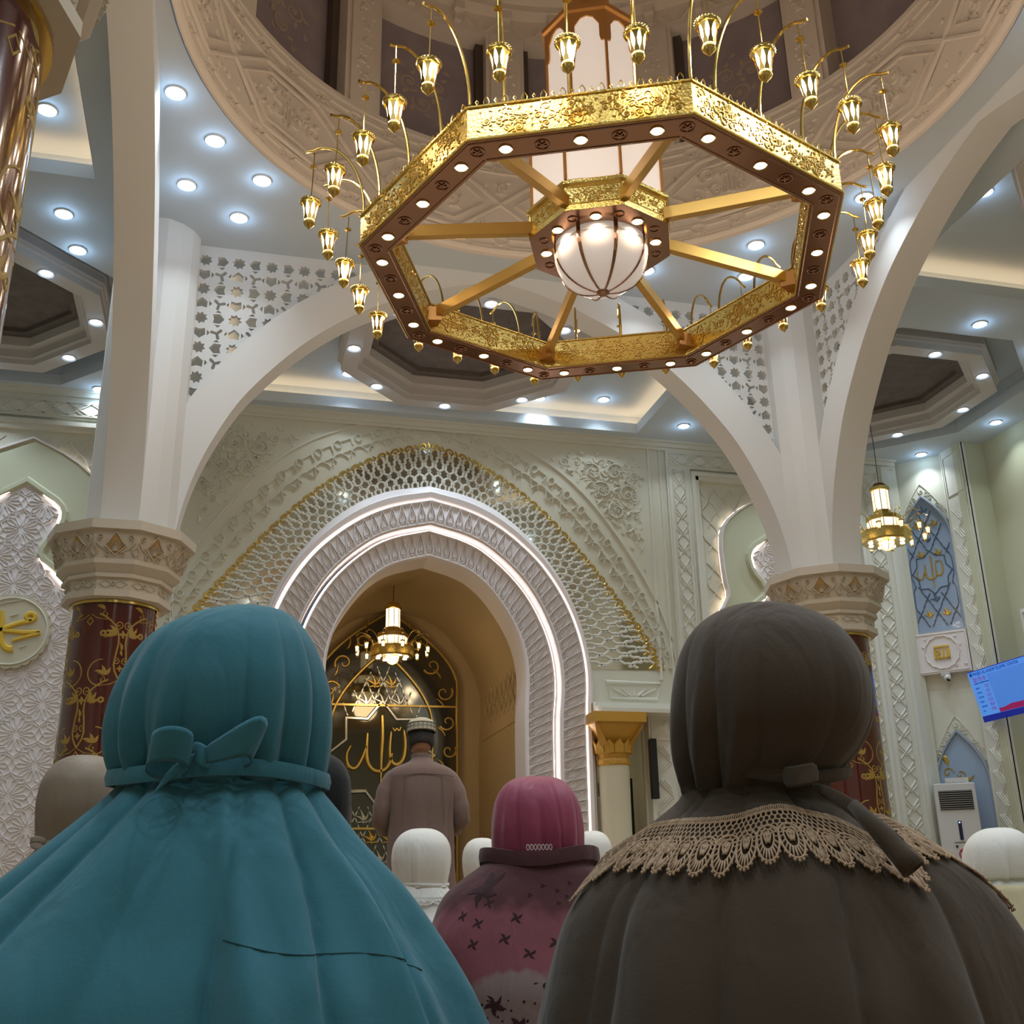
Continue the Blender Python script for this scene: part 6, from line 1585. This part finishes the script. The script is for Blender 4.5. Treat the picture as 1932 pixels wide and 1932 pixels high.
# ---------------------------------------------------------------- people in white, black, beige
def hooded(x,y,top,w,m,label,rotz=0,body_m=None,collar=False,seed=1,lean=0,hood_d=.16,low=None,flare=.2,tie=True,ruche=1.0):
    q=empty('person',(x,y,0),label,'person'); q.rotation_euler=(0,0,rotz)
    c=BODY.copy(); COL.objects.link(c); c.parent=q; k=top-.885; c.location=(0,0,min(0,k)); 
    R=random.Random(seed); n=26
    Fh=[(R.uniform(0,2*PI),R.uniform(.04,.09),R.uniform(.4,1)*R.choice((1,-1))) for _ in range(n)]; Fc=folds(R,18)
    t_=top; zt_=top-hood_d
    rows=[(t_,lean,.0,.01,.01,.01,.01),(t_-.004,lean,.0,w*.42,w*.42,w*.45,w*.4),(t_-.022,lean*.8,.0,w*.74,w*.74,w*.82,w*.75),(t_-.055,lean*.5,.0,w*.95,w*.95,w*1.08,w*.95),(t_-.10,lean*.2,.0,w,w,w*1.15,w),(t_-.14,.0,.0,w*.95,w*.95,w*1.08,w),(zt_,.0,.0,w*.86,w*.86,w*.92,w*.92),(zt_-.012,0,0,w*.9,w*.9,w*.94,w*.94)]
    if not tie: rows=rows[:5]+[(t_-.15,0,0,w,w,w*1.08,w),(zt_-.012,0,0,w*1.02,w*1.02,w*1.05,w)]
    hd=drape('hood',m,rows,q,nz=56,na=200,fold=lambda a,t,z:.0062*ruche*crease(Fh,a,.2)*min(1,((t_-z)/hood_d))**1.4,face=lambda X,Y,Z:Y>.035 and (X/.06)**2+((Z-(t_-.125))/.075)**2<1)
    if tie: tie_band('hood_elastic',m,zt_-.004,0,0,w*.9,w*.95,q,.010,.002,seed,.003)
    a=w*.9; z1=zt_-.012
    rows=[(z1+.006,0,0,a*.96,a*.96,a,a),(z1-.01,0,0,a*1.08,a*1.08,a*1.12,a*1.1),(z1-.04,0,0,a*1.5,a*1.5,a*1.3,a*1.4),(z1-.08,0,0,a*2.0,a*2.0,a*1.5,a*1.7),(z1-.14,0,0,a*2.4,a*2.4,a*1.8,a*2.1),(z1-.25,0,0,.225,.225,.19,.25),(.25,0,.03,.23,.23,.22,.34),(.01,0,.06,.235,.235,.26,.42)]
    cp=drape('prayer_veil',body_m or m,rows,q,nz=60,na=200,fold=lambda aa,t,z:.012*crease(Fc,aa)*min(1,.3+(z1-z)/.25))
    if collar:
        P=[]
        for i in range(40):
            an=PI+.1+(PI-.2)*i/39; r=a*1.42; P.append(((r*math.cos(an),r*.93*math.sin(an),z1-.030),(.62*math.cos(an),.45*math.sin(an),-.72)))
        lace_strip('lace_collar',m,P,q,.035,20,.0013)
    return q
hooded(.665,3.86,.787,.100,M_whitec,'person in white gathered hood with eyelet collar before the standing man',-.10,collar=True,seed=3,hood_d=.180)
hooded(1.11,4.90,.81,.085,M_whitec,'person in a white hood partly hidden left of the maroon headscarf',-.15,seed=4,hood_d=.18)
hooded(1.573,4.76,.83,.085,M_whitec,'person in white veil partly hidden right of the maroon headscarf',-.2,seed=5,hood_d=.20,tie=False,ruche=.5)
hooded(2.20,2.90,.725,.098,M_whitec,'person in white ruched hood and cream broderie cape at right edge',-.55,body_m=None,seed=6,hood_d=.135,lean=.01,ruche=1.3)
hooded(2.02,2.42,.64,.09,M_creamc,'person in a cream broderie veil low at the right edge, beside the brown veil',-.55,seed=16,hood_d=.14,ruche=.6) if False else None
hooded(.185,2.42,.855,.078,M_blackc,'person in a black headscarf, mostly hidden right of the teal veil',.05,seed=7,hood_d=.20,tie=False,ruche=.4)
bg=hooded(-.30,2.62,.868,.088,M_beige,'person in a beige satin prayer veil behind the left shoulder of the teal veil',.1,seed=8,hood_d=.185,ruche=.8)
ribbon('tie_bow',M_beige,[(-.055,-.085,.682),(-.085,-.095,.690),(-.095,-.10,.676),(-.06,-.09,.668),(-.05,-.088,.660),(-.04,-.10,.64)],.014,bg,(0,.2,1))
hooded(-1.12,4.3,.80,.09,M_blackc,'person in a black scarf, a sliver at the far left edge of the rows',.2,seed=9,hood_d=.19,tie=False,ruche=.4)
# cream cape of the person at the right edge
q=[o for o in bpy.data.objects if o.get('label','').startswith('person in white ruched hood')][0]
R=random.Random(3); Fc2=folds(R,10)
rows=[(.565,.0,.0,.12,.12,.13,.13),(.555,0,0,.15,.15,.145,.15),(.53,0,0,.19,.19,.16,.17),(.48,0,0,.24,.23,.19,.20),(.42,0,0,.27,.26,.22,.23),(.345,0,0,.285,.27,.24,.26)]
drape('broderie_cape',M_creamc,rows,q,nz=40,na=220,fold=lambda a,t,z:.012+.006*crease(Fc2,a),hem=lambda a,t:-.006*abs(math.sin(a*34))*(t>.97))
# ---------------------------------------------------------------- the standing man
p=empty('person',(1.164,6.80,0),'person standing in taupe long shirt and patterned cream cap before the niche','person'); p.rotation_euler=(0,0,-.06)
hz=1.50
V=[(0,0,.86),(0,-.01,1.0),(0,-.02,1.15),(0,-.01,1.29),(0,.0,1.36),(0,.02,1.42)]; E=[(i,i+1) for i in range(5)]; Rr=[(.15,.11),(.125,.09),(.14,.092),(.09,.065),(.050,.050),(.052,.055)]
for s in (-1,1):
    b=len(V); V+=[(s*.160,-.015,1.268),(s*.232,-.02,1.04),(s*.16,.17,.97),(s*.06,.235,.985)]; E+=[(3,b),(b,b+1),(b+1,b+2),(b+2,b+3)]; Rr+=[.045,.040,.036,.026]
    b=len(V); V+=[(s*.09,0,.80),(s*.10,.01,.45),(s*.10,-.01,.09),(s*.105,.14,.035)]; E+=[(0,b),(b,b+1),(b+1,b+2),(b+2,b+3)]; Rr+=[.095,.062,.042,(.038,.026)]
ms=[skin_obj('b',V,E,Rr,2)]+head_meshes((0,.03,hz),-.35)
for s in (-1,1): ms+=hand_meshes((s*.055,.237,.985+.012*s),(-s*1,.25,.05),(0,1,.2),s)
merge_remesh('body',ms,M_skin,.0085,p)
# shirt: torso with yoke seam, sleeves
R=random.Random(2); Fs=folds(R,16)
rows=[(1.395,0,.005,.058,.058,.060,.062),(1.375,0,.0,.064,.064,.066,.066),(1.355,0,-.005,.092,.092,.082,.080),(1.332,0,-.012,.152,.152,.100,.092),(1.302,0,-.016,.196,.196,.114,.10),(1.25,0,-.018,.212,.212,.122,.11),(1.15,0,-.018,.205,.205,.128,.12),(1.02,0,-.012,.192,.192,.125,.125),(.90,0,-.005,.196,.196,.130,.135),(.76,0,0,.200,.200,.138,.14),(.60,0,0,.210,.210,.145,.15),(.46,0,0,.22,.22,.15,.155)]
drape('long_shirt',M_shirt,rows,p,nz=90,na=200,fold=lambda a,t,z:.009*crease(Fs,a)*min(1,max(0,1.3-z)/.35),pw=2.3)
mb=MB(); 
for s in (-1,1): 
    pts=[(s*.150,-.014,1.262),(s*.196,-.018,1.215),(s*.228,-.028,1.12),(s*.246,-.02,1.02),(s*.215,.075,.975),(s*.155,.165,.965),(s*.09,.215,.975)]
    mb=MB().tube(resample(pts,.03),[.066-.026*i/ (len(resample(pts,.03))-1)+.004*math.sin(i*2.1) for i in range(len(resample(pts,.03)))],20,caps=False)
    mb.build('sleeve',M_shirt,p,smooth=2,fixn=False)
MB().tube([(-.185,-.118,1.262),(-.10,-.136,1.272),(0,-.141,1.278),(.10,-.136,1.272),(.185,-.118,1.262)],.0022,5).tube([(-.11,-.135,1.27),(-.12,-.142,1.12),(-.125,-.142,.98)],.0015,5).tube([(.11,-.135,1.27),(.12,-.142,1.12),(.125,-.142,.98)],.0015,5).build('yoke_seam',mat('seam_dark',(.09,.06,.055),.8),p)
MB().lathe([(.062,1.368),(.063,1.405),(.058,1.408),(.056,1.37)],32,c=(0,.002)).build('collar',M_shirt,p,smooth=True)
for s in (-1,1): MB().tube([(s*.095,.0,.62),(s*.10,.005,.35),(s*.10,-.005,.07)],[.10,.082,.07],20).build('trouser_leg',M_trous,p,smooth=True)
# hair and cap
mb=MB(); C_=Vector((0,.03,hz)); M_=Matrix.Rotation(-.35,3,'X')
hr=[]
for j in range(9):
    an=-.62+j*.16; r=[]
    for k in range(25):
        a=PI*.93+ (PI*1.14)*k/24; v=Vector((.084*math.cos(an)*math.cos(a),.103*math.cos(an)*math.sin(a),.106*math.sin(an))); r.append(tuple(M_@v+C_))
    hr.append(r)
o=mb.grid(hr).build('hair',M_hair,p,smooth=2,fixn=False); o.modifiers.new('t','SOLIDIFY').thickness=.012
capE=empty('skullcap',(0,.012,hz+.042)); capE.parent=p; capE.rotation_euler=(-.12,0,0)
cp=MB().lathe([(.086,.0),(.090,.004),(.089,.050),(.086,.054),(.072,.072),(.045,.086),(.0001,.092)],48,caps=False).build('cap_shell',M_capc,capE,smooth=True,fixn=False)
mb=MB()
for k in range(20):
    a=k*PI/10; T=lambda u,v,h,a=a:((.0895+h)*math.cos(a+u/.09),(.0895+h)*math.sin(a+u/.09),v)
    mb.stroke([(-.012,.026),(0,.010),(.012,.026),(0,.042)],.003,.0015,T,True); mb.stroke(circle(0,.026,.004,6),.003,.0015,T,True)
for v in (.003,.049): mb.tube([(.091*math.cos(t),.091*math.sin(t),v) for t in [2*PI*i/40 for i in range(40)]],.0022,5,True)
mb.build('cap_pattern',mat('cap_dark_thread',(.10,.095,.075),.8),capE,fixn=False)
